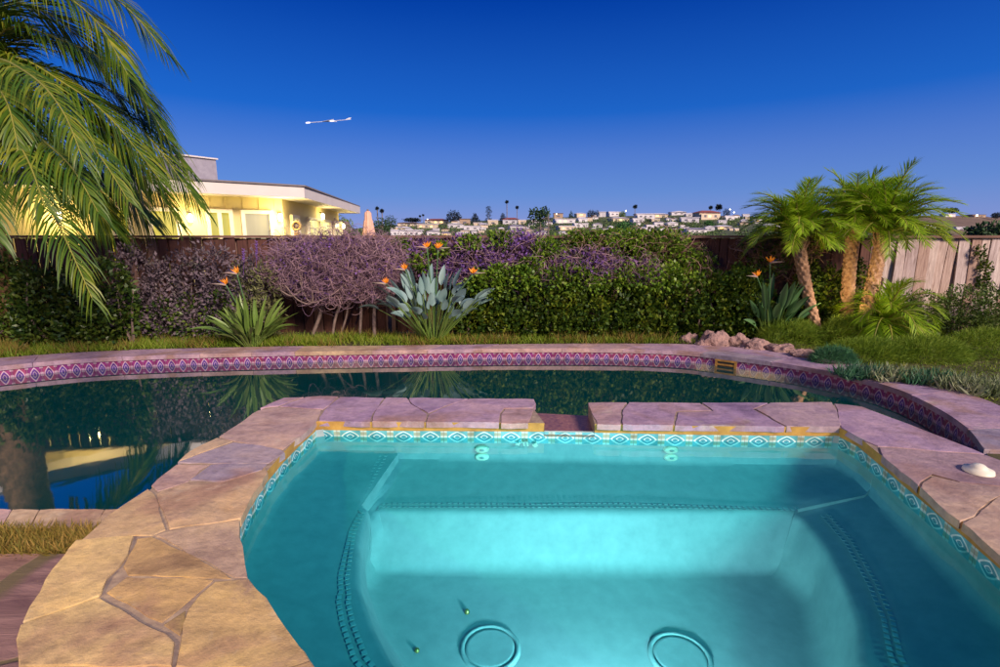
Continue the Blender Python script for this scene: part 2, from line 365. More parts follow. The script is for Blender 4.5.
# patio: flagstones in soil, voronoi joints
m, nt, b, o = newmat('patio_flagstone')
tc = nd(nt, 'ShaderNodeTexCoord'); v1 = nd(nt, 'ShaderNodeTexVoronoi', Scale=1.5, _feature='DISTANCE_TO_EDGE'); v2 = nd(nt, 'ShaderNodeTexVoronoi', Scale=1.5)
nz = nd(nt, 'ShaderNodeTexNoise', Scale=3, Detail=7, Roughness=.65, Distortion=1.2)
mp = nd(nt, 'ShaderNodeMapping'); mp.inputs['Scale'].default_value = (1, 3.5, 1); mp.inputs['Rotation'].default_value = (0, 0, .5); nt.links.new(tc.outputs['Object'], mp.inputs[0])
nw = nd(nt, 'ShaderNodeTexNoise', Scale=2.5, Detail=3); nt.links.new(tc.outputs['Object'], nw.inputs['Vector']); vv = nt.nodes.new('ShaderNodeVectorMath'); vv.operation = 'MULTIPLY_ADD'; nt.links.new(nw.outputs['Color'], vv.inputs[0]); vv.inputs[1].default_value = (.3, .3, .0); nt.links.new(tc.outputs['Object'], vv.inputs[2])
for q in (v1, v2): nt.links.new(vv.outputs[0], q.inputs['Vector'])
nt.links.new(mp.outputs[0], nz.inputs['Vector'])
sepc = nd(nt, 'ShaderNodeSeparateColor'); nt.links.new(v2.outputs['Color'], sepc.inputs[0])
r = ramp(nt, [(0, (.22, .12, .13)), (.5, (.26, .15, .12)), (1, (.19, .11, .15))], sepc.outputs[0])
r2 = ramp(nt, [(.3, (.5, .45, .5)), (.6, (1, 1, 1)), (.75, (1.25, 1.1, .95))], nz.outputs['Fac']); c = mixc(nt, 1, r.outputs[0], r2.outputs[0], 'MULTIPLY')
e = ramp(nt, [(.012, (0, 0, 0)), (.028, (1, 1, 1))], v1.outputs['Distance']); c = mixc(nt, e.outputs[0], (.12, .09, .05), c)
nt.links.new(c, b.inputs['Base Color']); b.inputs['Roughness'].default_value = .6
h = mth(nt, 'ADD', mth(nt, 'MULTIPLY', e.outputs[0], .5), nz.outputs['Fac']); bump(nt, b, h, .5, .02); M['patio'] = m

# ------------------------------------------------------------------ plan geometry
ZS, ZP = .45, 0.0                      # spa coping top, pool coping top
ZSW, ZPW = .362, -.14                 # water levels
I_vis = PL([(315, 667), (285, 626), (258, 590), (247, 570), (243, 545), (240, 522), (250, 500), (268, 472), (285, 452), (300, 437), (318, 421)], ZS)
I_back = PL([(400, 422), (535, 423), (592, 424), (700, 426), (838, 427)], ZS)
I_right = PL([(858, 437), (880, 455), (905, 476), (930, 496), (960, 521), (1000, 555)], ZS)
I = I_vis+I_back+I_right+[Vector((1.52, 1.05, ZS)), Vector((1.38, .72, ZS)), Vector((1.05, .50, ZS)), Vector((.6, .42, ZS)), Vector((.15, .47, ZS)), Vector((-.15, .66, ZS))]
O_left = PL([(18, 667), (22, 625), (45, 580), (80, 540), (110, 513), (150, 485), (178, 462), (217, 437), (260, 408), (284, 397), (320, 396)], ZS)
O_back = PL([(400, 397.5), (535, 399.5), (588, 402), (700, 402.5), (833, 403)], ZS)
O_right = PL([(862, 406), (900, 420.5), (950, 440), (1000, 460)], ZS)
O_near = [Vector((2.42, 1.75, ZS)), Vector((2.62, 1.2, ZS)), Vector((2.5, .5, ZS)), Vector((2.0, -.1, ZS)), Vector((1.2, -.42, ZS)), Vector((.3, -.48, ZS)), Vector((-.5, -.25, ZS)), Vector((-.95, .25, ZS)), Vector((-1.1, .7, ZS))]
O = O_left+O_back+O_right+O_near
CEN = Vector((.42, 1.45, 0))

pool_in_px = [(-330, 420), (-200, 392), (-100, 378), (0, 366), (100, 357.5), (250, 352.5), (400, 350), (500, 348.5), (600, 348.5), (680, 351), (740, 357.5), (800, 365.5), (850, 375.5), (900, 389.5), (940, 408), (970, 428), (988, 450)]
pool_out_px = [(-330, 404), (-200, 380), (-100, 368), (0, 358), (100, 351), (250, 347), (400, 345.3), (500, 344.2), (600, 343.6), (680, 344), (740, 347.5), (800, 355), (850, 363), (905, 374), (955, 389), (1010, 410), (1090, 452)]
pin = smooth_poly(PL(pool_in_px, 0), 8); pout = smooth_poly(PL(pool_out_px, 0), 8)
pool_left = [P(-330, 509, 0), P(60, 509, 0), P(150, 509, 0)]
# pool water outline (without spa): far edge, tip, then along the spa's pool side back to the left
def clos(loop, p): return min(range(len(loop)), key=lambda i: (Vector(loop[i][:2])-Vector(p[:2])).length)
tip = [Vector((2.95, 2.5, 0)), Vector((2.62, 2.0, 0)), Vector((2.2, 1.97, 0))]
spa_side = [Vector((p.x, p.y, 0)) for p in (O_left+O_back+O_right)]
k0 = min(range(len(O_left)), key=lambda i: abs(O_left[i].y-P(100, 509, 0).y))
pool_loop = pin+tip[:2]+[Vector((p.x, p.y, 0)) for p in reversed(O_left[k0+1:]+O_back+O_right)]+[P(60, 509, 0), P(-330, 509, 0)]
hole = pin+tip[:2]+[Vector((O_near[0].x, O_near[0].y, 0))]+[Vector((p.x, p.y, 0)) for p in O_near[1:]]+[Vector((p.x, p.y, 0)) for p in O_left[:k0+1]]+[P(60, 509, 0), P(-330, 509, 0)]

# ground sheet with the hole for pool and spa
BIG = 4000
outer = [Vector((-BIG, -BIG, 0)), Vector((BIG, -BIG, 0)), Vector((BIG, BIG, 0)), Vector((-BIG, BIG, 0))]
near = [Vector((-40, -30, 0)), Vector((40, -30, 0)), Vector((40, 40, 0)), Vector((-40, 40, 0))]
tag(cdt_mesh(outer, [hole], -.03).build('ground', M['ground']), kind='structure')

# ------------------------------------------------------------------ pool
pool = thing('swimming_pool', 'large free-form in-ground pool with purple patterned border tile and stone coping', 'swimming pool', (0, 4, 0))
mb = MB(); n = len(pool_loop); lp = pool_loop if area2(pool_loop) > 0 else pool_loop[::-1]
for i in range(n):
    a, c = lp[i], lp[(i+1) % n]
    mb.quad((a.x, a.y, -1.45), (a.x, a.y, -.046), (c.x, c.y, -.046), (c.x, c.y, -1.45))
fl = cdt_mesh(lp, [], -1.45); mb.add(fl.v, fl.f); mb.build('basin', M['pool_plaster'], pool)

def offset_line(line, d):
    out = []
    for i, p in enumerate(line):
        t = line[min(i+1, len(line)-1)]-line[max(i-1, 0)]; t.z = 0; t.normalize(); out.append(p+Vector((-t.y, t.x, 0))*d)
    return out
def band_mesh(line, z0, z1, tw, closed=False, flip=False, skip=None):
    m = MB(); u = 0
    L = line+[line[0]] if closed else line
    for i in range(len(L)-1):
        a, c = L[i], L[i+1]; du = (Vector(c[:2])-Vector(a[:2])).length/tw
        if not (skip and skip((a+c)/2)):
            vs = [(a.x, a.y, z0), (c.x, c.y, z0), (c.x, c.y, z1), (a.x, a.y, z1)]; uv = [(u, 0), (u+du, 0), (u+du, 1), (u, 1)]
            if flip: vs = vs[::-1]; uv = uv[::-1]
            m.add(vs, [(0, 1, 2, 3)], [uv])
        u += du
    return m
pin_f = resample(pin, .03)
def colpx(p): d_ = Vector((p.x, p.y, -.1-CAMZ)); return 500+FPX*d_.x/(d_.y*cp-d_.z*sp)
sk0, sk1 = min(pin_f, key=lambda p: abs(colpx(p)-716)), min(pin_f, key=lambda p: abs(colpx(p)-736))
tl = offset_line(pin_f, -.004)
insk = lambda p: sk0.x < p.x < sk1.x and p.y > 4
ksk = min(range(len(tl)), key=lambda i: (tl[i]-(sk0+sk1)/2).length)
for part in (tl[:ksk+1], tl[ksk:]): band_mesh(part, -.215, -.052, .125, skip=insk).build('tile_band', M['pool_tile'], pool)
band_mesh(offset_line(pin_f, -.008), -.30, -.2155, .138).build('waterline_ledge', M['mortar'], pool)
# skimmer mouth
mb = MB(); c = (sk0+sk1)/2
rzs = math.atan2(sk1.y-sk0.y, sk1.x-sk0.x); wsk = (sk1-sk0).xy.length
for q_, sz in ((Vector((0, 0, -.062)), (wsk, .03, .022)), (Vector((-wsk/2+.012, 0, -.15)), (.024, .028, .15)), (Vector((wsk/2-.012, 0, -.15)), (.024, .028, .15)), (Vector((0, .0, -.112)), (wsk-.05, .02, .02))): mb.box(Vector((c.x, c.y-.006, 0))+Matrix.Rotation(rzs, 3, 'Z') @ q_, sz, rzs)
sk = mb.build('skimmer', M['rust_mortar'], pool)
mb = MB(); mb.box((c.x, c.y-.0, -.15), (wsk-.03, .018, .14), rzs); mb.build('skimmer_mouth', M['dark'], sk)

def jitter_poly(poly, step=.05, amp=.006, seed=0, z=0):
    out = []; n = len(poly)
    for i in range(n):
        a, c = Vector(poly[i]), Vector(poly[(i+1) % n]); L = (c-a).length; k = max(1, int(L/step)); t = (c-a); nrm = Vector((-t.y, t.x, 0)).normalized() if L > 1e-6 else Vector()
        for j in range(k):
            p = a+t*(j/k); e = 0 if j == 0 else 1
            out.append(p+nrm*amp*e*(noise.noise(p*9+Vector((seed, 0, 0)))*1.3+noise.noise(p*31)*.7))
    return out
def slab(bmx, poly, z0, z1, tint, lay, seed=0, gap=.004, bev=.006, amp=.006):
    """one flagstone: rough outlined prism with rounded upper rim"""
    if area2(poly) < 0: poly = poly[::-1]
    cx = sum((Vector(p) for p in poly), Vector())/len(poly)
    # inset by moving every corner along its mitre
    n = len(poly); ins = []
    for i in range(n):
        a, p, c = Vector(poly[i-1]), Vector(poly[i]), Vector(poly[(i+1) % n])
        t1 = (p-a).normalized(); t2 = (c-p).normalized(); n1 = Vector((-t1.y, t1.x, 0)); n2 = Vector((-t2.y, t2.x, 0)); m_ = n1+n2
        k = 1/max(.4, m_.length_squared/2) if m_.length > 1e-6 else 0
        ins.append(p+m_*.5*gap*k)
    poly = jitter_poly(ins, .045, amp, seed)
    tx, ty = random.uniform(-.006, .006), random.uniform(-.006, .006); dz = random.uniform(-.002, .003)
    top = [bmx.verts.new((p.x, p.y, z1+dz+(p.x-cx.x)*tx+(p.y-cx.y)*ty)) for p in poly]; bot = [bmx.verts.new((p.x, p.y, z0)) for p in poly]
    fs = []
    f = bmx.faces.new(top); fs.append(f); N = len(poly)
    for i in range(N): fs.append(bmx.faces.new((bot[i], bot[(i+1) % N], top[(i+1) % N], top[i])))
    edges = list(f.edges)
    r = bmesh.ops.bevel(bmx, geom=edges, offset=bev, segments=2, profile=.6, affect='EDGES', clamp_overlap=True)
    return tint, cx
def stones(name, polys, z0, z1, tints, parent, gap=.004, bev=.007, amp=.006):
    me = bpy.data.meshes.new(name); bmx = bmesh.new(); lay = bmx.faces.layers.float_color.new('tint')
    for i, poly in enumerate(polys):
        before = set(bmx.faces); slab(bmx, poly, z0, z1, None, lay, i*3.7, gap, bev, amp)
        for f in bmx.faces:
            if f not in before: f[lay] = (*tints[i], 1)
    bmesh.ops.triangulate(bmx, faces=[f for f in bmx.faces if len(f.verts) > 4]); bmx.to_mesh(me); bmx.free()
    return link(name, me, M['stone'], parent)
BUFF = (.54, .40, .20); BUFF2 = (.47, .32, .15); TAN = (.46, .34, .24); LILAC = (.41, .28, .37); LILAC2 = (.36, .25, .36); PINK = (.44, .30, .32); GREY = (.30, .25, .32)

# pool far coping: slabs between inner and outer edge
def strip_slabs(a, b, lens, skew=.12):
    """cut the strip between polylines a and b (same count) into slabs"""
    out = []; i = 0; rnd = random.Random(3); n = len(a)
    cuts = [0]; acc = 0
    target = rnd.uniform(*lens)
    for k in range(1, n):
        acc += (a[k]-a[k-1]).length
        if acc > target: cuts.append(k); acc = 0; target = rnd.uniform(*lens)
    if cuts[-1] != n-1: cuts.append(n-1)
    for c0, c1 in zip(cuts, cuts[1:]): out.append([v.copy() for v in a[c0:c1+1]]+[v.copy() for v in reversed(b[c0:c1+1])])
    return out
def equal(line, n):
    L = [0]
    for a, c in zip(line, line[1:]): L.append(L[-1]+(c-a).length)
    out = []; j = 0
    for k in range(n):
        s = L[-1]*k/(n-1)
        while j < len(L)-2 and L[j+1] < s: j += 1
        t = (s-L[j])/max(1e-9, L[j+1]-L[j]); out.append(line[j].lerp(line[j+1], min(1, t)))
    return out
NA = 161
ia = offset_line(equal(pin, NA), -.02); oa = equal(pout, NA)
wide = [i for i in range(NA) if (ia[i]-oa[i]).length > .55]; w0 = min(wide) if wide else NA
polys = strip_slabs(ia, oa, (.5, 1.0)); tints = [random.choice([LILAC, PINK, TAN, LILAC2, PINK]) for _ in polys]
# wide part on the right: split lengthwise
fin, ft = [], []
for poly, t in zip(polys, tints):
    h = len(poly)//2; a = poly[:h]; c = poly[h:][::-1]
    wd = sum((x-y).length for x, y in zip(a, c))/h
    if wd > .62:
        f0 = random.uniform(.4, .6); mid = [x.lerp(y, f0+.05*math.sin(i)) for i, (x, y) in enumerate(zip(a, c))]
        fin += [a+mid[::-1], mid+c[::-1]]; ft += [GREY, random.choice([LILAC2, GREY, PINK])]
    else: fin.append(poly); ft.append(t)
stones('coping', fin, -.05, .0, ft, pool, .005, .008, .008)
mb = MB()
for i in range(NA-1):
    a, c, d, e = ia[i], ia[i+1], oa[i+1], oa[i]; o1 = (e-a)*.06; o2 = (d-c)*.06
    mb.quad((a+o1)[:2]+(-.012,), (c+o2)[:2]+(-.012,), (d[0], d[1], -.012), (e[0], e[1], -.012))
    mb.quad((a+o1)[:2]+(-.05,), (c+o2)[:2]+(-.05,), (c+o2)[:2]+(-.012,), (a+o1)[:2]+(-.012,))
mb.build('coping_bed', M['rust_mortar'], pool)
# near left edge coping
px = [-330, -240, -160, -70, 12, 40, 105, 140]; tp = 509.5; bt = 527.5
polys = [PL([(px[i], tp), (px[i+1], tp), (px[i+1]-10, bt), (px[i]-10, bt)], 0) for i in range(len(px)-1)]
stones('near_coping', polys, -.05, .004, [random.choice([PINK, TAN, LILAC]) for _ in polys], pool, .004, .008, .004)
tag(cdt_mesh(lp, [], ZPW).build('pool_water', M['pool_water']), kind='structure')

# patio on the left foreground
pp = PL([(-260, 552), (105, 552), (60, 600), (40, 667)], .0)
pat = [Vector((-6, P(0, 553, 0).y, 0)), Vector((P(100, 553, 0).x+.3, P(0, 553, 0).y, 0))]+[Vector((p.x+.05, p.y, 0)) for p in reversed(O_left[:4])][1:]+[Vector((p.x+.05, p.y+.05, 0)) for p in reversed(O_near[5:])]+[Vector((.3, -6, 0)), Vector((-6, -6, 0))]
tag(cdt_mesh(pat, [], -.004).build('patio', M['patio']), kind='structure')

# ------------------------------------------------------------------ spa
spa = thing('spa', 'raised turquoise plaster spa rimmed with wide flagstone coping and patterned border tile', 'hot tub', (CEN.x, CEN.y, 0))
def radial(poly, th):
    d = Vector((math.cos(th), math.sin(th))); best = None; n = len(poly)
    for i in range(n):
        a = Vector(poly[i][:2])-CEN.xy; e = Vector(poly[(i+1) % n][:2])-Vector(poly[i][:2]); den = d.x*e.y-d.y*e.x
        if abs(den) < 1e-12: continue
        t = (a.x*e.y-a.y*e.x)/den; u = (a.x*d.y-a.y*d.x)/den
        if t > 0 and -1e-4 <= u <= 1+1e-4 and (best is None or t > best): best = t
    return best
def ang(p): return math.atan2(p[1]-CEN.y, p[0]-CEN.x)
# seat edge and floor outlines, traced on their own levels
SE = PL([(368, 514), (360, 546), (362, 590), (376, 630), (394, 664)][::-1], .20)+[]
SE_back = [Vector((P(x_, 510, .165).x, P(600, 510, .165).y, .165)) for x_ in (378, 480, 600, 700, 790)]
SE_r = PL([(800, 524), (824, 556), (844, 598), (855, 632), (857, 667)], .11)
SEAT = SE+SE_back+SE_r+[Vector((1.0, .86, 0)), Vector((.8, .78, 0)), Vector((.5, .76, 0)), Vector((.2, .82, 0))]
FZ = -.11
FL = PL([(400, 667), (380, 630), (368, 590), (376, 571), (480, 571), (600, 571), (700, 571), (776, 571), (808, 602), (824, 667)], FZ)+[Vector((.95, .92, 0)), Vector((.5, .84, 0)), Vector((.22, .88, 0))]
def pt(th, r, z): return Vector((CEN.x+r*math.cos(th), CEN.y+r*math.sin(th), z))
def wallpt(p):
    """the wall line point in the direction of p"""
    t = ang(p); return pt(t, radial(I, t)+.022, 0)
A_L = ang(P(368, 512, .20)); A_R = ang(P(795, 516, .13))
D_L = ang(P(389, 459, .22))-A_L; D_R = ang(P(873, 504, .17))-A_R
def toward(th):
    """direction of the wall foot that belongs to seat-edge direction th"""
    w = R(40); return th+D_L*max(0, 1-abs(th-A_L)/w)+D_R*max(0, 1-abs(th-A_R)/w)
def lev(th):
    """(wall foot z, seat edge z) by seat-edge direction"""
    if th > A_L or th < -R(100): return .285, .215
    return (.240, .158) if th > A_R else (.230, .140)
EPS = R(.02)
ths = sorted(set([2*math.pi*k/300-math.pi for k in range(300)]+[ang(p) for p in I]))
the = sorted(set([2*math.pi*k/360-math.pi for k in range(360)]+[A_L-EPS, A_L+EPS, A_R-EPS, A_R+EPS]))
the = [t for t in the if min(abs(t-A_L), abs(t-A_R)) < EPS*1.5 or min(abs(t-A_L), abs(t-A_R)) > R(.3)]
rings = []
NT = len(the)
def edge_foot(th):
    tw = toward(th); zw, ze = lev(th); rw = radial(I, tw)+.022; rs = min(radial(SEAT, th), radial(I, th)-.04)
    return tw, rw, rs, zw, ze
for th in the:
    tw, rw, rs, zw, ze = edge_foot(th); rf = min(radial(FL, th), rs-.005)
    col = [pt(tw, rw, .40), pt(tw, rw-.004, (.40+zw)/2), pt(tw, rw-.012, zw+.022), pt(tw, rw-.026, zw+.004), pt(tw, rw-.05, zw-.003)]
    a, c = col[-1], pt(th, rs+.05, ze)
    for k in (.25, .5, .75): col.append(a.lerp(c, k))
    col += [c, pt(th, rs+.026, ze-.0035), pt(th, rs+.009, ze-.012), pt(th, rs, ze-.026), pt(th, rs-.004, ze-.045)]
    for k in (.35, .7): col.append(pt(th, rs-.004+(rf+.03-rs)*k, ze-.045+(FZ+.06-ze+.045)*k))
    col += [pt(th, r, z) for r, z in [(rf+.030, FZ+.055), (rf+.016, FZ+.03), (rf-.004, FZ+.012), (rf-.035, FZ+.002), (rf-.07, FZ), (rf*.5, FZ-.006), (.02, FZ-.01)]]
    rings.append(col)
mb = MB(); K = len(rings[0]); vs = [v for r in rings for v in r]; fs = []
for i in range(NT):
    j = (i+1) % NT
    for k in range(K-1): fs.append((i*K+k, j*K+k, j*K+k+1, i*K+k+1))
fs.append(tuple(i*K+K-1 for i in range(NT)))
mb.add(vs, fs); shell = mb.build('shell', M['plaster'], spa, True); shell.data.set_sharp_from_angle(angle=R(38))
# border tile
tl = [pt(th, radial(I, th)+.016, 0) for th in ths]
gapx = (P(537, 415, ZS).x, P(590, 415, ZS).x)
rl = resample(tl+[tl[0]], .02)
band_mesh(rl, .332, .396, .142, True, True).build('tile_band', M['spa_tile'], spa)
# body under the coping, with the notch of the spillway
A_G0, A_G1 = sorted((ang(P(536, 411, ZS)), ang(P(591, 411, ZS))))
ths2 = sorted(set(ths+[A_G0-1e-4, A_G0+1e-4, A_G1-1e-4, A_G1+1e-4]))
mb = MB(); cols = []
for th in ths2:
    zt = .376 if A_G0 < th < A_G1 else .4455
    ri = radial(I, th)+.012; ro = radial(O, th)-.02
    ri2 = ri if zt < .4 else ri
    cols.append([pt(th, ri+.006, .39 if zt > .4 else .37), pt(th, ri, zt), pt(th, ro, zt-(.012 if zt < .4 else 0)), pt(th, ro, -1.44)])
for i in range(len(ths2)):
    a, c = cols[i], cols[(i+1) % len(ths2)]
    mb.mi = 0; mb.quad(a[0], c[0], c[1], a[1]); mb.mi = 1; mb.quad(a[1], c[1], c[2], a[2]); mb.mi = 2; mb.quad(a[2], c[2], c[3], a[3])
mb.build('body', [M['rust_mortar'], M['mortar'], M['pool_plaster']], spa)
# spillway tiles
mb = MB(); nseg = 14
for i in range(nseg):
    t0 = A_G0+(A_G1-A_G0)*i/nseg; t1 = A_G0+(A_G1-A_G0)*(i+1)/nseg
    for row in range(2):
        def q(t, f): ri = radial(I, t)+.01; ro = radial(O, t)-.01; return pt(t, ri+(ro-ri)*f, .381-.012*f)
        mb.add([q(t0, row/2), q(t1, row/2), q(t1, (row+1)/2), q(t0, (row+1)/2)], [(3, 2, 1, 0)], [[(i*.33, 1), (i*.33, 0), ((i+1)*.33, 0), ((i+1)*.33, 1)]])
mb.build('spillway', simple('mosaic', (.34, .16, .13), (.15, .06, .08), 45, .3, .2), spa)
# flagstones of the coping
SL = [
 ([(18, 667), (20, 625), (99, 597), (175, 642), (172, 667)], BUFF),
 ([(22, 622), (45, 580), (76, 540), (134, 536), (121, 565), (107, 578), (102, 593), (99, 596)], BUFF),
 ([(127, 576), (214, 579), (162, 622), (106, 592)], BUFF2),
 ([(163, 624), (186, 609), (180, 635)], (.34, .25, .10)),
 ([(215, 581), (249, 578), (258, 590), (285, 626), (315, 667), (175, 667), (181, 640), (188, 609)], (.52, .37, .17)),
 ([(137, 538), (153, 536), (214, 567), (232, 578), (128, 575), (123, 566)], BUFF2),
 ([(155, 535), (166, 531), (240, 519), (243, 545), (247, 572), (248, 577), (234, 577), (215, 566)], TAN),
 ([(80, 540), (110, 513), (148, 488), (154, 493), (166, 529), (152, 535), (134, 535)], (.44, .32, .20)),
 ([(157, 493), (189, 482), (219, 483), (264, 465), (268, 472), (250, 500), (241, 518), (169, 529)], (.46, .33, .22)),
 ([(190, 480), (211, 465), (267, 464), (262, 470), (223, 482)], GREY),
 ([(151, 485), (176, 464), (210, 464), (188, 481), (157, 491)], (.44, .31, .28)),
 ([(177, 462), (234, 442), (281, 449), (285, 452), (268, 463), (212, 463)], GREY),
 ([(178, 461), (186, 453), (217, 437), (233, 441)], TAN),
 ([(219, 436), (258, 410), (277, 407), (321, 410), (317, 420), (300, 437), (283, 449), (283, 449), (235, 441)], (.45, .32, .29)),
 ([(260, 408), (284, 397.5), (304, 397), (278, 406)], LILAC),
 ([(306, 397), (320, 396), (338, 396.5), (323, 409), (280, 406.5)], LILAC),
 ([(340, 396.5), (384, 397.5), (372, 414), (370, 421.5), (319, 420.5), (324, 410)], LILAC2),
 ([(386, 397.5), (407, 398), (410, 404), (427, 414), (424, 422), (372, 421.5), (374, 414)], LILAC),
 ([(409, 398), (468, 398.7), (450, 404), (428, 413), (412, 404)], LILAC2),
 ([(470, 398.7), (534, 399.6), (536, 404), (533, 408), (504, 408), (500, 413), (499, 422.7), (426, 422), (429, 414), (452, 404.5)], LILAC),
 ([(505, 409), (534, 409), (531, 417), (528, 423), (501, 423), (501, 414)], PINK),
 ([(588, 402), (627, 402), (621, 410), (621, 424.5), (597, 424)], PINK),
 ([(629, 402), (700, 402.5), (712, 410), (676, 411), (673, 425.2), (623, 424.5), (623, 410)], LILAC),
 ([(702, 402.5), (768, 403), (752, 409), (762, 414), (785, 426.3), (675, 425.2), (678, 412), (714, 411)], LILAC2),
 ([(770, 403), (832, 403), (836, 410), (840, 427), (787, 426.3), (764, 413.5), (755, 409)], (.42, .30, .33)),
 ([(834, 403), (862, 406), (900, 420.5), (950, 440), (985, 454), (960, 452), (878, 446), (858, 437), (841, 427), (838, 411)], LILAC),
 ([(879, 447), (960, 453), (987, 455), (1020, 468), (1060, 490), (1010, 487), (960, 482), (932, 474), (918, 486), (900, 472), (882, 456)], (.36, .25, .27)),
 ([(933, 476), (960, 483), (1010, 488), (985, 505), (975, 516), (960, 521), (930, 496), (920, 487)], (.50, .36, .27)),
 ([(1012, 488), (1060, 492), (1110, 520), (1080, 560), (1040, 590), (1000, 555), (962, 522), (978, 516), (988, 505)], (.46, .33, .25)),
]
polys = [PL(p, ZS) for p, _ in SL]; tints = [t for _, t in SL]
# stones behind and beside the camera close the ring
aa = sorted([t if t > -R(150) else t+2*math.pi for t in ths])
def ring_slab(t0, t1):
    k = 8; return [pt(t0+(t1-t0)*i/k, radial(I, t0+(t1-t0)*i/k), ZS) for i in range(k+1)]+[pt(t1-(t1-t0)*i/k, radial(O, t1-(t1-t0)*i/k), ZS) for i in range(k+1)]
tA = ang(I_vis[0])-.02; tB = ang(P(1075, 570, ZS))-.05
q = [tA+(tB-tA)*i/7 for i in range(8)]
for a, c in zip(q, q[1:]): polys.append(ring_slab(c, a)); tints.append(random.choice([BUFF, TAN, BUFF2]))
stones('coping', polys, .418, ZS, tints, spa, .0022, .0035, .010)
# seat trim: two rows of little tiles set near the seat edge
mb = MB()
def lay(line):
    q = resample(line, .026)
    for p, p2 in zip(q, q[1:]): mb.box((p.x, p.y, p.z+.0008), (.016, .015, .0012), math.atan2(p2.y-p.y, p2.x-p.x))
def arc(t0, t1, off0, off1, n=300):
    out = []
    for i in range(n+1):
        t = t0+(t1-t0)*i/n; off = off0+(off1-off0)*i/n; t = (t+math.pi) % (2*math.pi)-math.pi
        tw, rw, rs, zw, ze = edge_foot(t); e = pt(t, rs, ze); f = pt(tw, rw-.05, zw-.003); L = (f.xy-e.xy).length
        out.append(e.lerp(f, min(.9, off/max(L, .01))))
    return out
AL2 = ang(P(394, 664, .2)); AL2 = AL2+2*math.pi if AL2 < 0 else AL2
tw, rw, rs, zw, ze = edge_foot(A_L+EPS); eL, fL = pt(A_L, rs, ze), pt(tw, rw-.05, zw-.003)
dl = (fL-eL); nl = Vector((-dl.y, dl.x, 0)).normalized()
for off, off1 in ((.055, .075), (.083, .108)):
    lay([fL.lerp(eL, .06+.94*k/12)+nl*off for k in range(13)]+arc(A_L+R(3.2)+off*.25, AL2+R(6), off, off1))
for off in (.030, .052): lay(arc(A_R+R(1), A_L-R(1), off, off))
for off in (.085, .11): lay(arc(A_R-R(2.5), ang(P(857, 667, .11))-R(8), off, off))
mb.build('seat_trim', M['trimtile'], spa)
# jets, drains, pins, fish motif, lamp
YW = P(600, 424, ZS).y+.018
def ywall(px_):
    t = (px_-318)/(838-318); return P(318, 421, ZS).y*(1-t)+P(838, 427, ZS).y*t+.018
for px_, py_ in ((482, 449.5), (482, 457), (671, 450), (671, 457.5)):
    c = PY(px_, py_, ywall(px_)-.016)
    Mx = Matrix.Rotation(R(90), 3, 'X') @ Matrix.Diagonal((1, .5, 1))
    mb = MB(); mb.lathe([(.0, .012), (.012, .012), (.014, .006), (.024, .008), (.036, .006), (.038, -.01)], c, 24, Mx)
    j = mb.build('jet', M['white_plastic'], spa, True)
    mb = MB(); mb.lathe([(.0, .014), (.011, .0135), (.012, .008)], c, 16, Mx); mb.build('nozzle', M['drain'], j, True)
for px_, py_ in ((490, 648), (680, 656)):
    c = P(px_, py_, FZ-.004); mb = MB()
    mb.lathe([(0, .003), (.080, .003), (.090, .004), (.094, .0)], c, 40); mb.lathe([(.096, .0), (.099, .006), (.110, .006), (.116, -.003)], c, 40)
    mb.build('drain_cover', M['drain'], spa, True)
for px_, py_ in ((467, 612), (417, 651)):
    c = P(px_, py_, FZ); mb = MB(); mb.lathe([(0, .012), (.006, .011), (.009, .006), (.010, -.004)], c, 12); mb.build('return_fitting', M['brass'], spa, True)
mb = MB()
def wp(a, b_): return PY(a, b_, ywall(a)-.026)
def flat(pts):
    ps = [wp(*p) for p in pts]; k = len(ps); mb.add([p for p in ps]+[p+Vector((0, .004, 0)) for p in ps], [tuple(range(k-1, -1, -1))]+[(i, (i+1) % k, k+(i+1) % k, k+i) for i in range(k)])
flat([(515, 444), (521, 442), (519, 446)]); flat([(523, 442), (524.3, 442), (525, 446), (523.6, 446)]); flat([(526.5, 442), (527.8, 442), (528.6, 446.2), (527.2, 446.2)])
flat([(532, 445.5), (536.5, 442.3), (538, 446), (535, 447.5)])
mb.build('fish_motif', M['white_plastic'], spa)
lamp_c = Vector((.36, .80, .07)); mb = MB(); mb.lathe([(0, .03), (.07, .025), (.085, .012), (.09, 0)], lamp_c+Vector((0, -.0, 0)), 24, Matrix.Rotation(R(-90), 3, 'X'))
mb.build('underwater_lamp', emis('lamp_glass', (.7, .95, 1), 1), spa, True)
tag(cdt_mesh([pt(th, radial(I, th)+.014, 0) for th in ths], [], ZSW).build('spa_water', M['spa_water']), kind='structure')
# dome cap on the right coping
c = P(978, 472, ZS); mb = MB(); mb.lathe([(0, .034), (.018, .031), (.028, .022), (.032, .014), (.05, .012), (.052, .0)], c+Vector((0, 0, .002)), 28)
tag(mb.build('button_cap', M['white_plastic'], None, True), 'small domed cream plastic cap sitting on the right flagstone coping', 'cap')

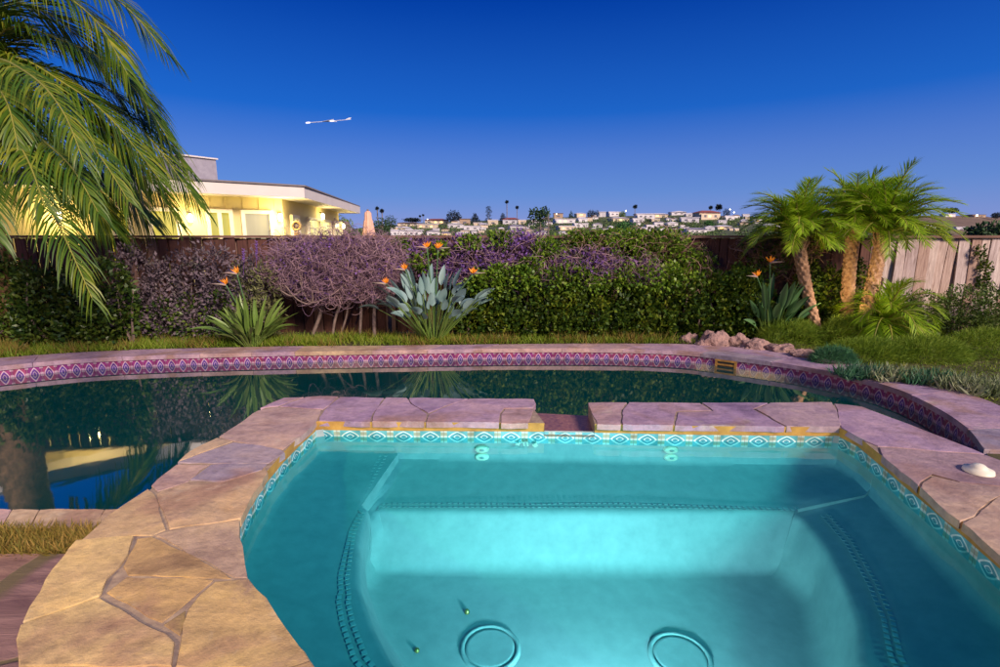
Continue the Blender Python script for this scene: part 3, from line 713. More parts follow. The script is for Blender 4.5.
# ------------------------------------------------------------------ fence
YF = 7.45
def yf(x): return YF-max(0, -3.5-x)*.17
def fence(name, label, x0, x1, mats, bw, warp, seed):
    f = thing(name, label, 'fence', ((x0+x1)/2, YF, 0)); rnd = random.Random(seed); mb = MB(); x = x0
    while x < x1:
        w = bw*rnd.uniform(.85, 1.15); g = rnd.uniform(.006, .018); tl_ = rnd.uniform(-warp, warp); y = yf(x)+rnd.uniform(-.012, .012)*(1+warp*20)
        zt = 1.385+rnd.uniform(-.01, .005); a, c = x+g/2, min(x+w, x1)-g/2; n = 5; vs = []
        bow = rnd.uniform(-warp, warp)*.8
        for i in range(n):
            t = i/(n-1); z = -.02+(zt+.02)*t; sx = tl_*(1-t)*1.2; by = y+bow*math.sin(t*math.pi)*.6; cup = rnd.uniform(-.4, 1)*.012*warp*30*(1-t)
            vs += [(a+sx, by+cup, z), (c+sx, by-cup, z), (c+sx, by+.022-cup, z), (a+sx, by+.022+cup, z)]
        fs = [(i*4+k, i*4+(k+1) % 4, i*4+4+(k+1) % 4, i*4+4+k) for i in range(n-1) for k in range(4)]+[((n-1)*4, (n-1)*4+1, (n-1)*4+2, (n-1)*4+3)]
        mb.add(vs, fs)
        mb.add([(x+w-.04, yf(x+w)+.045, 0), (x+w+.04, yf(x+w)+.045, 0), (x+w+.04, yf(x+w)+.045, 1.385), (x+w-.04, yf(x+w)+.045, 1.385)], [(0, 1, 2, 3)]); x += w
    mb.build('boards', mats[0], f)
    def rail(name, z, dy, w, h):
        mb = MB(); xs_ = [x0]+([-3.5] if x0 < -3.5 < x1 else [])+[x1]; vs = []
        for x in xs_: y = yf(x)+dy; vs += [(x, y-w/2, z-h/2), (x, y+w/2, z-h/2), (x, y+w/2, z+h/2), (x, y-w/2, z+h/2)]
        n = len(xs_); fs = [(i*4+k, i*4+(k+1) % 4, i*4+4+(k+1) % 4, i*4+4+k) for i in range(n-1) for k in range(4)]+[(0, 1, 2, 3), (n*4-4, n*4-3, n*4-2, n*4-1)]
        mb.add(vs, fs); mb.build(name, mats[1], f)
    rail('cap_rail', 1.405, .01, .12, .035); rail('rail', .35, .06, .04, .09); rail('rail', 1.15, .06, .04, .09)
    return f
xs = PY(886, 240, YF).x
fence('board_fence', 'long dark red-brown board fence with cap rail behind the hedge and vines', -14, xs-.02, (M['fence'], M['fence_rail']), .14, .01, 4)
fence('weathered_fence', 'pale weathered fence of warped grey-brown boards right of the palms', xs+.02, 13, (M['fence_pale'], M['fence_rail']), .155, .05, 5)

# ------------------------------------------------------------------ vegetation
def blob_plant(name, label, cat, blobs, n, L, W, mat, group=None, inner=.6, extra=None, updir=.35, lump=.22):
    base = np.mean([b[0] for b in blobs], axis=0)
    t = thing(name, label, cat, (base[0], base[1], 0), group)
    p, q = shell_points(blobs, n, inner, lump, .0)
    k = len(p); d = q*.7+RNG.normal(size=(k, 3))*.6; d[:, 2] += updir
    link('foliage', quads_mesh('foliage', leaf_quads(p, d, L*RNG.uniform(.6, 1.25, k), W*RNG.uniform(.7, 1.2, k))), mat, t)
    return t
def stems_for(t, blobs, n, mat, r=.012, seed=1):
    rnd = random.Random(seed); mb = MB()
    for i in range(n):
        b = rnd.choice(blobs); c = Vector(b[0]); x = c.x+rnd.uniform(-.7, .7)*b[1][0]; y = c.y+rnd.uniform(-.3, .5)*b[1][1]
        top = Vector((x+rnd.uniform(-.2, .2), y+rnd.uniform(-.1, .1), c.z+b[1][2]*rnd.uniform(.2, .7))); bt_ = Vector((x, y, -.03)); mid = bt_.lerp(top, .5)+Vector((rnd.uniform(-.08, .08), rnd.uniform(-.08, .08), 0))
        mb.tube(smooth_poly([bt_, mid, top], 4), [r*1.3]*3+[r]*3+[r*.6]*3, 5)
    mb.build('stems', mat, t)
def row(px0, px1, ybase, ytop, Y, dep, n, jit=.15, seed=1, hx=1.25):
    """ellipsoids in a row between two columns of the picture, from ground to the given top"""
    rnd = random.Random(seed); out = []
    a, c = PY(px0, ytop, Y), PY(px1, ytop, Y); zt = (a.z+c.z)/2; zb = max(0, PY((px0+px1)/2, ybase, Y).z); w = (c.x-a.x)/n
    for i in range(n):
        h = (zt-zb)*rnd.uniform(1-jit, 1+jit*.6)
        out.append(((a.x+w*(i+.5), Y+rnd.uniform(-.06, .06), zb+h*.5), (w*.5*hx, dep*rnd.uniform(.85, 1.15), h*.5)))
        out.append(((a.x+w*(i+.5)+rnd.uniform(-.1, .1), Y-.05, zb+h*.22), (w*.5*hx, dep*1.1, h*.3)))
    return out
# green clipped hedge in the middle
B = row(466, 772, 342, 278, 7.08, .27, 13, .34, 2)
t = blob_plant('hedge', 'dense glossy green hedge along the pool between the two bird-of-paradise plants', 'hedge', B, 24000, .072, .043, M['hedge'], inner=.66, lump=.38); stems_for(t, B, 26, M['stem_wood'], .014, 3)
B = row(-90, 125, 345, 262, 6.55, .28, 6, .15, 5)
t = blob_plant('hedge', 'dark speckled green hedge beneath the big palm at the left edge', 'hedge', B, 15000, .068, .04, M['hedge_dark'], inner=.66, lump=.35); stems_for(t, B, 16, M['stem_wood'], .014, 4)
B = row(112, 262, 338, 246, 6.95, .3, 5, .14, 6)
t = blob_plant('purple_shrub', 'dusky purple-leaved shrub between the palm fronds and the left bird-of-paradise', 'shrub', B, 12000, .06, .032, M['purple_leaf'], inner=.55, lump=.4); stems_for(t, B, 18, M['stem_wood'], .012, 6)
p, q = shell_points(B[1::2], 3500, .7, .2, 0); d = q+RNG.normal(size=p.shape)*.6
link('green_foliage', quads_mesh('green_foliage', leaf_quads(p, d, .06, .035)), M['hedge_dark'], t)
# lavender behind the left bird of paradise
B = row(228, 276, 335, 250, 6.8, .16, 2, .1, 8)
t = blob_plant('lavender_bush', 'grey-green bush with two pale lilac flower spikes rising against the fence', 'bush', B, 2600, .07, .016, leafmat('lavender_leaves', [(.10, .12, .05), (.2, .2, .08), (.15, .17, .06)], .7, .2), inner=.4)
for px_, y0, y1 in ((243.5, 275, 249), (256.5, 275, 241)):
    mb = MB(); a = PY(px_, y0, 6.75); c = PY(px_, y1, 6.75); mb.tube([a, c], .004, 5)
    for k in range(26):
        f = .45+.55*k/26; q_ = a.lerp(c, f); an = k*2.4; mb.tube([q_, q_+Vector((math.cos(an)*.022, math.sin(an)*.022, .018))], [.009, .003], 5)
    mb.build('flower_spike', M['purple_flower'], t)
# tangled bare vine
def twigs(blobs, n, seed, r=.0045, seglen=.06, nseg=9, curl=.9):
    rnd = random.Random(seed); mb = MB()
    for i in range(n):
        b = rnd.choice(blobs); d = Vector((rnd.gauss(0, 1), rnd.gauss(0, 1), rnd.gauss(0, 1))).normalized(); k = rnd.uniform(.3, 1)**.5
        p = Vector(b[0])+Vector((d.x*b[1][0], d.y*b[1][1], d.z*b[1][2]))*k; v = (Vector((rnd.gauss(0, 1), rnd.gauss(0, .5), rnd.gauss(.15, .7)))).normalized(); pts = [p]
        w = Vector((rnd.gauss(0, 1), rnd.gauss(0, 1), rnd.gauss(0, 1)))
        for s in range(nseg):
            v = (v+w.cross(v)*.28*curl+Vector((rnd.gauss(0, .25), rnd.gauss(0, .2), rnd.gauss(-.05, .22)))*curl*.7).normalized(); p = p+v*seglen*rnd.uniform(.7, 1.2)
            if p.z < .02: break
            e = Vector(((p.x-b[0][0])/b[1][0], (p.y-b[0][1])/b[1][1], (p.z-b[0][2])/b[1][2]))
            if e.length > 1.15: v = (v-e.normalized()*.6).normalized()
            pts.append(p.copy())
        if len(pts) > 3: rr = r*rnd.uniform(.6, 1.5); mb.tube(pts, [rr*(1-.6*j/len(pts)) for j in range(len(pts))], 3, False)
    return mb
def B3(px_, py_, Y, rx, ry, rz):
    c = PY(px_, py_, Y); s = c.y/FPX*1.02; return ((c.x, c.y, c.z), (rx*s, ry, rz*s))
B = [B3(300, 265, 6.95, 32, .26, 24), B3(340, 260, 6.9, 40, .32, 26), B3(378, 262, 6.95, 28, .28, 24), B3(330, 285, 6.88, 38, .22, 16), B3(375, 283, 6.95, 22, .22, 14)]
t = thing('bare_vine', 'leafless tangle of lilac-grey vine heaped over the fence beside the left bird-of-paradise', 'vine', (B[1][0][0], 7, 0))
twigs(B, 2900, 11, .0042).build('tangle', M['twig'], t, True)
mb = MB(); rnd = random.Random(5)
for px_ in (322, 341, 347, 368, 384):
    a = P(px_, 331, 0); a.y = 6.98+rnd.uniform(-.1, .15); c = PY(px_+rnd.uniform(-12, 12), 280, 6.98); mb.tube(smooth_poly([a, a.lerp(c, .4)+Vector((rnd.uniform(-.05, .05), 0, 0)), c], 5), [.02+rnd.uniform(-.006, .008)]*11, 6)
for pts in ([(285, 285), (298, 300), (312, 303), (311, 285)], [(300, 282), (310, 302), (330, 296), (345, 285)], [(280, 290), (292, 296), (302, 288), (300, 275)]):
    mb.tube(smooth_poly([PY(a, b_, 6.7) for a, b_ in pts], 6), .011, 6)
mb.build('trunks', M['stem_wood'], t, True)
p, q = shell_points(B, 1600, .6, .2, 0); link('foliage', quads_mesh('foliage', leaf_quads(p, q+RNG.normal(size=p.shape), .045, .028)), M['purple_flower'], t)
# vines on the fence
B = [B3(425, 258, 7.2, 26, .12, 18), B3(470, 262, 7.2, 36, .16, 24), B3(520, 258, 7.2, 36, .17, 26), B3(545, 272, 7.15, 30, .17, 18), B3(505, 280, 7.15, 30, .16, 12), B3(588, 264, 7.1, 34, .16, 15), B3(640, 270, 7.1, 22, .15, 10)]
t = thing('flowering_vine', 'purple flowering vine with green sprigs trailing along the fence above the clipped hedge', 'vine', (B[2][0][0], 7.2, 0))
twigs(B, 1500, 12, .004).build('tangle', M['twig'], t, True)
p, q = shell_points(B, 5200, .5, .3, 0); link('flowers', quads_mesh('flowers', leaf_quads(p, q+RNG.normal(size=p.shape)*.9, .05, .04)), M['purple_flower'], t)
Bg = [B3(400, 247, 7.15, 10, .1, 8), B3(470, 243, 7.15, 12, .12, 8), B3(500, 240, 7.2, 12, .12, 9), B3(545, 250, 7.1, 14, .12, 12), B3(440, 250, 7.1, 10, .1, 8), B3(500, 272, 7.0, 12, .1, 8), B3(530, 265, 7.0, 10, .1, 8)]
p, q = shell_points(Bg+[B3(490, 285, 6.95, 24, .16, 14), B3(520, 278, 6.95, 20, .16, 12), B3(420, 262, 7.1, 12, .1, 8)], 3600, .3, .3, 0); link('sprigs', quads_mesh('sprigs', leaf_quads(p, q+RNG.normal(size=p.shape)*.6, .062, .04)), M['ivy'], t)
B = [B3(580, 258, 7.2, 28, .16, 22), B3(625, 258, 7.2, 34, .18, 24), B3(665, 255, 7.2, 30, .18, 24), B3(700, 268, 7.2, 16, .14, 16), B3(585, 240, 7.25, 18, .15, 8), B3(655, 240, 7.25, 26, .16, 9), B3(610, 280, 7.15, 40, .16, 14), B3(680, 285, 7.15, 30, .16, 12)]
t = thing('leafy_vine', 'bright green leafy vine covering the middle of the fence beside bare brown boards', 'vine', (B[1][0][0], 7.2, 0))
p, q = shell_points(B+[B3(610, 237, 7.2, 50, .14, 7), B3(740, 285, 7.05, 24, .18, 18), B3(570, 280, 7.0, 40, .2, 16), B3(650, 278, 7.0, 50, .18, 14)], 10500, .45, .4, 0); d = q*.8+RNG.normal(size=p.shape)*.6; link('foliage', quads_mesh('foliage', leaf_quads(p, d, .058, .038)), M['ivy'], t)
twigs(B, 480, 13, .0038).build('tangle', M['twig_brown'], t, True)
B = [B3(775, 256, 7.25, 26, .12, 20), B3(760, 246, 7.25, 20, .12, 9), B3(800, 250, 7.25, 18, .12, 12)]
t = thing('dry_vine', 'dry pinkish vine with few leaves hanging on the fence left of the palms', 'vine', (B[0][0][0], 7.25, 0))
twigs(B, 420, 14, .0042).build('tangle', M['twig_brown'], t, True)
p, q = shell_points(B, 1300, .4, .3, 0); link('foliage', quads_mesh('foliage', leaf_quads(p, q+RNG.normal(size=p.shape)*.8, .055, .036)), M['ivy'], t)
B = row(800, 868, 335, 256, 7.15, .2, 3, .12, 9)
t = blob_plant('bush', 'dark green bush filling the gap behind the leaning palm trunks', 'bush', B, 6500, .058, .036, M['hedge'], inner=.6); stems_for(t, B, 8, M['stem_wood'], .012, 9)
B = row(895, 960, 335, 293, 6.95, .25, 3, .2, 10)+row(955, 1090, 338, 284, 6.9, .35, 4, .15, 11)
t = blob_plant('shrub', 'low rounded olive-green shrub against the pale fence at the right edge', 'shrub', B, 15000, .05, .02, leafmat('olive_leaves', [(.03, .07, .012), (.07, .13, .02), (.12, .17, .03), (.16, .15, .05)], .55, .25), inner=.6); stems_for(t, B, 16, M['stem_wood'], .011, 10)
# sprig climbing the pale fence
B = [B3(981, 253, 7.38, 5, .04, 8), B3(986, 268, 7.38, 7, .05, 8), B3(984, 284, 7.36, 8, .06, 9)]
t = blob_plant('climber', 'thin green sprig climbing the pale weathered boards at far right', 'climber', B, 320, .05, .032, M['hedge'], inner=.2)
mb = MB(); mb.tube(smooth_poly([PY(984, 310, 7.4), PY(987, 280, 7.4), PY(983, 250, 7.4)], 5), .006, 5); mb.build('stem', M['stem_wood'], t)

# bird of paradise
def blade_leaf(mb, base, tipdir, petl, L, W, droop, rnd):
    d = Vector(tipdir).normalized(); side = d.cross(Vector((0, 0, 1)))
    if side.length < .05: side = Vector((1, 0, 0))
    side = (Matrix.Rotation(rnd.uniform(-1.2, 1.2), 3, d) @ side.normalized()); up = side.cross(d)
    p = Vector(base); pts = [p]; v = d.copy()
    for i in range(5): v = (v+Vector((0, 0, -droop*.12))).normalized(); p = p+v*petl/5; pts.append(p)
    vs = []; fs = []; n = 8; side = (side-v*side.dot(v)).normalized(); nrm = side.cross(v); mid = []; lf = []; rt = []
    mb.mi = 1; mb.tube(pts, [.008, .0075, .007, .0065, .006, .0055], 5, False); mb.mi = 0
    for i in range(n+1):
        t = i/n; w = W*.5*math.sin(math.pi*min(1, t**.75*.97+.03))**.8; mid.append(p.copy()); lf.append(p+side*w+nrm*w*.45); rt.append(p-side*w+nrm*w*.45)
        v = (v+Vector((0, 0, -droop*.22))).normalized(); p = p+v*L/n
    vs = mid+lf+rt; k = n+1
    for i in range(n): fs += [(i, k+i, k+i+1, i+1), (2*k+i, i, i+1, 2*k+i+1)]
    mb.add(vs, fs)
def strelitzia(name, label, px_, py_, Y, nleaf, spread, height, mat, flowers, seed, leafw=.09, pet=.55, bl=.5):
    base = P(px_, py_, 0); base.y = Y; base.x = PY(px_, py_, Y).x; base.z = 0
    t = thing(name, label, 'bird of paradise', base); rnd = random.Random(seed); mb = MB()
    for i in range(nleaf):
        a = rnd.uniform(0, 2*math.pi); s = spread*rnd.uniform(0, 1)**.8; d = Vector((math.cos(a)*s+rnd.gauss(0, .12), math.sin(a)*s*.7, 1)); o = Vector((math.cos(a)*.1, math.sin(a)*.07, 0))
        h = height*rnd.uniform(.42, 1)
        blade_leaf(mb, base+o, d, h*pet, h*bl, leafw*rnd.uniform(.7, 1.2), rnd.uniform(.1, .55)*(s+.3), rnd)
    mb.build('foliage', [mat, M['strel_leaf_y']], t, True)
    for fx, fy, sx in flowers:
        top = PY(fx, fy+4, Y-.15); mb = MB(); b0 = base+Vector((rnd.uniform(-.05, .05), 0, 0))
        mb.tube(smooth_poly([b0, b0.lerp(top, .5)+Vector((0, 0, .08)), top], 5), [.011]*6+[.008]*5, 6); fl_ = mb.build('flower', M['strel_leaf'], t, True)
        mb = MB(); mb.tube([top, top+Vector((sx*.06, -.02, .012)), top+Vector((sx*.17, -.05, .02))], [.014, .013, .001], 6); mb.build('beak', M['beak'], fl_, True)
        mb = MB()
        for k in range(5):
            a = -.9+1.7*k/4; d = Vector((math.sin(a)*.8*1.0+sx*.15, rnd.uniform(-.35, .1), math.cos(a))).normalized(); L = rnd.uniform(.075, .105); s_ = d.cross(Vector((0, 1, 0))).normalized()*.014
            q_ = top+Vector((0, 0, .005)); u_ = Vector((0, -.008, 0))
            mb.add([q_, q_+d*L*.4+s_, q_+d*L, q_+d*L*.4-s_, q_+d*L*.4+u_], [(0, 1, 4), (1, 2, 4), (2, 3, 4), (3, 0, 4), (0, 3, 2, 1)])
        mb.build('petals', M['orange'], fl_)
        mb = MB(); mb.tube([top, top+Vector((sx*.09, -.03, .06))], [.006, .001], 5); mb.build('tongue', M['blue_tongue'], fl_)
    return t
strelitzia('bird_of_paradise', 'green bird-of-paradise clump with two orange flowers below the lit house wall', 250, 334, 6.42, 100, 1.0, .74, M['strel_leaf_y'], [(226, 281, -1), (237, 270, -1)], 21, .055, .35, .66)
strelitzia('bird_of_paradise', 'large blue-grey bird-of-paradise clump with five orange flowers in the bed centre', 433, 333, 6.75, 120, .95, 1.15, M['strel_blue'], [(427, 244, -1), (438, 245, 1), (473, 270, 1), (405, 266, -1), (386, 280, -1)], 22, .105, .70, .27)
strelitzia('bird_of_paradise', 'green bird-of-paradise clump with two orange flowers left of the palm trunks', 771, 332, 6.8, 60, .62, 1.0, M['strel_leaf'], [(770, 259, 1), (757, 273, -1)], 23, .075, .5, .45)

# palms
def frond(mb_r, segs, path, leafL, leafW, n, droop, rnd, splay=1.0, fwd=.55):
    """rachis tube into mb_r and leaflet quads (two per leaflet) appended to segs"""
    path = [Vector(p) for p in path]; L = sum((b-a).length for a, b in zip(path, path[1:])); eq = equal(path, n+1); N = len(path)
    mb_r.tube(path, [.018*(1-.85*i/N) for i in range(N)], 5, False)
    for i in range(2, n+1):
        t = i/n; p = eq[i]; tan = (eq[min(i+1, n)]-eq[i-1]).normalized(); side = tan.cross(Vector((0, 0, 1)))
        if side.length < .1: side = Vector((1, 0, 0))
        side.normalize(); up = side.cross(tan)
        l = leafL*(.45+.55*math.sin(math.pi*min(1, .15+.80*t)))*rnd.uniform(.8, 1.1)*(1 if t < .9 else .75)
        for sgn in (-1, 1):
            d = (side*sgn*splay+tan*fwd*(1+t*.9)+up*rnd.uniform(.0, .35)+Vector((rnd.gauss(0, .07), rnd.gauss(0, .07), rnd.gauss(0, .07)))).normalized()
            wv = tan.cross(d); wv = (wv if wv.length > .05 else up).normalized(); wv = d.cross(wv).normalized(); q = p.copy(); v = d; ww = leafW*rnd.uniform(.8, 1.15); prof = [.6, 1.0, .75, .06]; pts = [q.copy()]
            for k in range(3): v = (v+Vector((0, 0, -droop*(.35+.3*k)))).normalized(); q = q+v*l/3; pts.append(q.copy())
            for k in range(3): segs.append((pts[k]-wv*ww*.5*prof[k], pts[k]+wv*ww*.5*prof[k], pts[k+1]+wv*ww*.5*prof[k+1], pts[k+1]-wv*ww*.5*prof[k+1]))
def frond_objs(segs, mb_r, parent, mat, name):
    V = np.array([[tuple(v) for v in q] for q in segs]); f = link(name, strip_mesh(name, V), mat, parent, True); return f
def strip_mesh(name, V):
    """every three quads in a row share vertices: one leaflet = one island"""
    n = len(V)//3; V = V.reshape(n, 3, 4, 3); vs = np.empty((n, 8, 3)); vs[:, 0] = V[:, 0, 0]; vs[:, 1] = V[:, 0, 1]
    for k in range(3): vs[:, 2+2*k] = V[:, k, 3]; vs[:, 3+2*k] = V[:, k, 2]
    me = bpy.data.meshes.new(name); idx = []
    for k in range(3): idx.append(np.stack([np.arange(n)*8+2*k, np.arange(n)*8+2*k+1, np.arange(n)*8+2*k+3, np.arange(n)*8+2*k+2], 1))
    F = np.stack(idx, 1).reshape(-1, 4); me.from_pydata(vs.reshape(-1, 3).tolist(), [], F.tolist()); me.update(); return me
def trunk_mesh(pts, r0, r1, rows, flare=1.15, seg=40, bumpy=.16, nspiral=9):
    pts = equal(smooth_poly(pts, 8), rows*4+1); N = len(pts); vs = []; fs = []
    for i, p in enumerate(pts):
        t = i/(N-1); tan = (pts[min(i+1, N-1)]-pts[max(i-1, 0)]).normalized(); a = tan.cross(Vector((0, 1, 0))).normalized(); c = a.cross(tan)
        r = (r0+(r1-r0)*t)*(1+(flare-1)*max(0, 1-t*6)**2)
        for k in range(seg):
            an = 2*math.pi*k/seg; u1 = (an/(2*math.pi)*nspiral+t*rows*.5) % 1; u2 = (an/(2*math.pi)*nspiral-t*rows*.5) % 1
            h = (1-abs(u1-.5)*2)*(1-abs(u2-.5)*2); e = 1+bumpy*(h**.6-.35)+.06*noise.noise(Vector((math.cos(an)*3, math.sin(an)*3, t*rows*.8)))
            vs.append(p+(a*math.cos(an)+c*math.sin(an))*r*e+tan*r*.25*h)
    for i in range(N-1):
        for k in range(seg): fs.append((i*seg+k, i*seg+(k+1) % seg, (i+1)*seg+(k+1) % seg, (i+1)*seg+k))
    fs.append(tuple((N-1)*seg+k for k in range(seg))); m = MB(); m.add(vs, fs); return m
# big palm at the left edge
base = P(-9, 340, 0); Yp = base.y; crown = PY(-35, 95, Yp)
t = thing('palm_tree', 'big arching palm with long drooping yellow-green fronds at the left edge', 'palm tree', base)
trunk_mesh([base, PY(-8, 290, Yp), PY(-30, 200, Yp), crown+Vector((0, 0, -.1))], .30, .2, 26, 1.25, 40, .2).build('trunk', simple('shaded_palm_trunk', (.26, .15, .08), (.10, .055, .03), 26, .9, .6), t, True)  # trunk colour darkened to hold it in shade despite the sun
rnd = random.Random(31)
FR = [  # control points in the picture, each with its own distance
 [(-35, 95, 6.7), (5, 30, 6.6), (60, 40, 6.5), (112, 66, 6.4), (148, 106, 6.4)],
 [(-35, 95, 6.7), (-5, -20, 6.6), (60, -28, 6.5), (120, 2, 6.4), (166, 52, 6.4)],
 [(-35, 95, 6.7), (0, -5, 6.5), (50, -10, 6.3), (95, 20, 6.2), (128, 75, 6.1)],
 [(-35, 95, 6.7), (10, 58, 6.4), (62, 82, 6.2), (110, 118, 6.1), (160, 180, 6.0)],
 [(-35, 95, 6.7), (20, 70, 6.7), (85, 92, 6.7), (142, 130, 6.7), (200, 206, 6.7)],
 [(-35, 95, 6.7), (10, 62, 6.9), (80, 78, 7.0), (135, 108, 7.1), (186, 168, 7.1)],
 [(-35, 95, 6.7), (5, 85, 5.8), (55, 115, 5.2), (95, 150, 4.8), (128, 200, 4.6)],
 [(-35, 95, 6.7), (0, 105, 5.6), (40, 138, 4.9), (72, 168, 4.5), (98, 212, 4.3)],
 [(-35, 95, 6.7), (0, 135, 5.6), (36, 184, 4.8), (62, 232, 4.3), (92, 298, 4.1)],
 [(-35, 95, 6.7), (-15, 110, 5.6), (12, 135, 4.9), (30, 165, 4.5), (45, 208, 4.3)],
 [(-35, 95, 6.7), (-10, 60, 5.7), (30, 75, 5.0), (62, 110, 4.6), (84, 162, 4.4)],
 [(-35, 95, 6.7), (0, 120, 6.9), (45, 150, 7.0), (80, 182, 7.0), (108, 224, 7.0)],
 [(-35, 95, 6.7), (0, 60, 6.9), (55, 85, 7.0), (100, 125, 7.0), (140, 188, 7.0)],
 [(-35, 95, 6.7), (-30, 70, 5.8), (-12, 78, 5.2), (8, 105, 4.8), (20, 160, 4.6)],
 [(-35, 95, 6.7), (-80, 30, 6.6), (-140, 20, 6.5), (-200, 60, 6.4), (-250, 140, 6.3)],
 [(-35, 95, 6.7), (-90, 90, 6.4), (-150, 130, 6.2), (-190, 190, 6.1), (-220, 280, 6.0)],
 [(-35, 95, 6.7), (-60, -30, 6.9), (-90, -70, 7.2), (-110, -50, 7.6), (-120, 20, 8.0)],
 [(-35, 95, 6.7), (0, 10, 7.2), (40, 10, 7.6), (80, 40, 8.0), (118, 100, 8.2)],
 [(-35, 95, 6.7), (10, 100, 7.0), (60, 130, 7.2), (105, 170, 7.3), (150, 222, 7.3)],
 [(-35, 95, 6.7), (-5, 120, 6.7), (40, 160, 6.8), (80, 190, 6.8), (110, 226, 6.8)],
 [(-35, 95, 6.7), (-40, 125, 5.6), (-25, 160, 4.9), (-12, 195, 4.5), (-2, 240, 4.3)],
 [(-35, 95, 6.7), (15, 40, 6.9), (85, 52, 6.9), (130, 84, 6.9), (168, 138, 6.9)],
 [(-35, 95, 6.7), (15, 82, 6.6), (75, 112, 6.5), (128, 150, 6.4), (178, 222, 6.4)],
]
for cps in FR:
    path = smooth_poly([PY(a, b_, y) for a, b_, y in cps], 6); mbr = MB(); segs = []
    frond(mbr, segs, path, rnd.uniform(.78, .98)*cps[-1][2]/6.3, .021*cps[-1][2]/6.3, 124, rnd.uniform(.45, .75), rnd, .7, .65)
    fo = frond_objs(segs, mbr, t, M['palm_leaf'], 'frond'); mbr.build('rachis', M['rachis'], fo, True)
# dead hanging sheath fibres under the crown
mb = MB()
for i in range(60):
    a = rnd.uniform(0, 6.28); p0 = crown+Vector((math.cos(a)*.2, math.sin(a)*.2, -.1)); mb.tube(smooth_poly([p0, p0+Vector((math.cos(a)*.25, math.sin(a)*.25, -.2)), p0+Vector((math.cos(a)*.3, math.sin(a)*.3, -.7))], 3), .012, 4, False)
mb.build('leaf_sheaths', M['twig_brown'], t)

# pygmy date palms on the right
def date_palm(label, bpx, bpy_, tpx, tpy, Y, r0, r1, nf, FL_, seed):
    base = PY(bpx, bpy_, Y); base.z = -.02; top = PY(tpx, tpy, Y); mid = base.lerp(top, .5)+Vector(((top.x-base.x)*.06, 0, 0))
    t = thing('date_palm', label, 'palm tree', base, 'pygmy date palms on the right'); rnd = random.Random(seed)
    trunk_mesh([base, mid, top], r0, r1, 24, 1.25, 40, .30, 7).build('trunk', M['palm_trunk'], t, True)
    axis = (top-mid).normalized(); segs = []; mbr = MB()
    for i in range(nf):
        a = i*2.39996+rnd.uniform(-.2, .2); el = R(78)*(1-i/nf)**.8+R(20)*(i/nf)+rnd.uniform(-.1, .1); L = FL_*rnd.uniform(.85, 1.1)
        v = Vector((math.cos(a)*math.cos(el), math.sin(a)*math.cos(el), math.sin(el))); v = (v+axis*.25-Vector((0, 0, .2))).normalized(); p = top+v*.03-axis*.06*(i/nf); path = [p.copy()]
        for k in range(9): v = (v+Vector((0, 0, -.09-.023*k))).normalized(); p = p+v*L/9; path.append(p.copy())
        frond(mbr, segs, path, .25, .0095, 44, .16, rnd, .75, .75)
    cr = frond_objs(segs, mbr, t, M['palm_leaf2'], 'crown'); mbr.build('rachises', M['rachis'], cr, True)
    mb = MB()
    for i in range(40):
        a = rnd.uniform(0, 6.28); d = Vector((math.cos(a), math.sin(a), 0)); p0 = top-axis*rnd.uniform(.02, .2)+d*r1*.8; mb.tube([p0, p0+d*.05+Vector((0, 0, .1))], [.02, .006], 4)
    mb.build('leaf_stubs', M['palm_trunk'], t)
    return t
date_palm('slim date palm leaning left, leftmost of the three palms', 822, 327, 797, 236, 6.75, .058, .080, 66, .76, 41)
date_palm('upright date palm with thick orange-lit trunk, middle of the three palms', 847, 321, 853, 226, 6.95, .078, .078, 62, .80, 42)
date_palm('date palm with pale knobbly trunk leaning right, rightmost of the three palms', 861, 323, 884, 232, 6.6, .076, .074, 64, .82, 43)
# young palm at their foot
base = P(884, 328, 0); base.y = 6.5; base.x = PY(884, 328, 6.5).x; rnd = random.Random(51)
t = thing('young_palm', 'small trunkless bright green palm at the foot of the right-leaning palm', 'palm tree', base); segs = []; mbr = MB()
for i in range(34):
    a = i*2.4; el = R(85)*(1-i/34)+R(5)*(i/34); v = Vector((math.cos(a)*math.cos(el), math.sin(a)*math.cos(el)*.8, math.sin(el))); p = base+Vector((0, 0, .28)); path = [p.copy()]; L = rnd.uniform(.6, .8)
    for k in range(8): v = (v+Vector((0, 0, -.16-.035*k))).normalized(); p = p+v*L/8; path.append(p.copy())
    frond(mbr, segs, path, .27, .012, 34, .2, rnd, .75, .8)
cr = frond_objs(segs, mbr, t, M['palm_leaf2'], 'crown'); mbr.build('rachises', M['rachis'], cr, True)

# grass and mounds
def blades(pts, L, W, lean=.5):
    n = len(pts); d = RNG.normal(size=(n, 3))*lean; d[:, 2] = np.abs(d[:, 2])*.4+1
    return leaf_quads(pts, d, L*RNG.uniform(.5, 1.3, n), W*RNG.uniform(.7, 1.2, n), .1)
def scatter(poly, n, z):
    xs = [p[0] for p in poly]; ys = [p[1] for p in poly]; out = []
    while len(out) < n:
        x, y = RNG.uniform(min(xs), max(xs)), RNG.uniform(min(ys), max(ys))
        if inside((x, y), poly) and noise.noise(Vector((x*2.2, y*2.2, 3)))+RNG.uniform(-.5, .6) > -.2: out.append((x, y, z))
    return np.array(out)
back = [Vector((v.x, v.y+.03, 0)) for v in oa if v.x < P(700, 344, 0).x and v.x > -9]
poly = back+[Vector((back[-1].x+.1, 6.95, 0)), Vector((back[0].x, 7.1, 0))]
tag(link('grass', quads_mesh('grass', blades(scatter(poly, 22000, -.03), .12, .009)), M['grass']), kind='stuff')
cl = scatter(poly, 90, -.03); tf = np.repeat(cl, 60, 0)+RNG.normal(size=(90*60, 3))*np.array([.09, .05, 0])
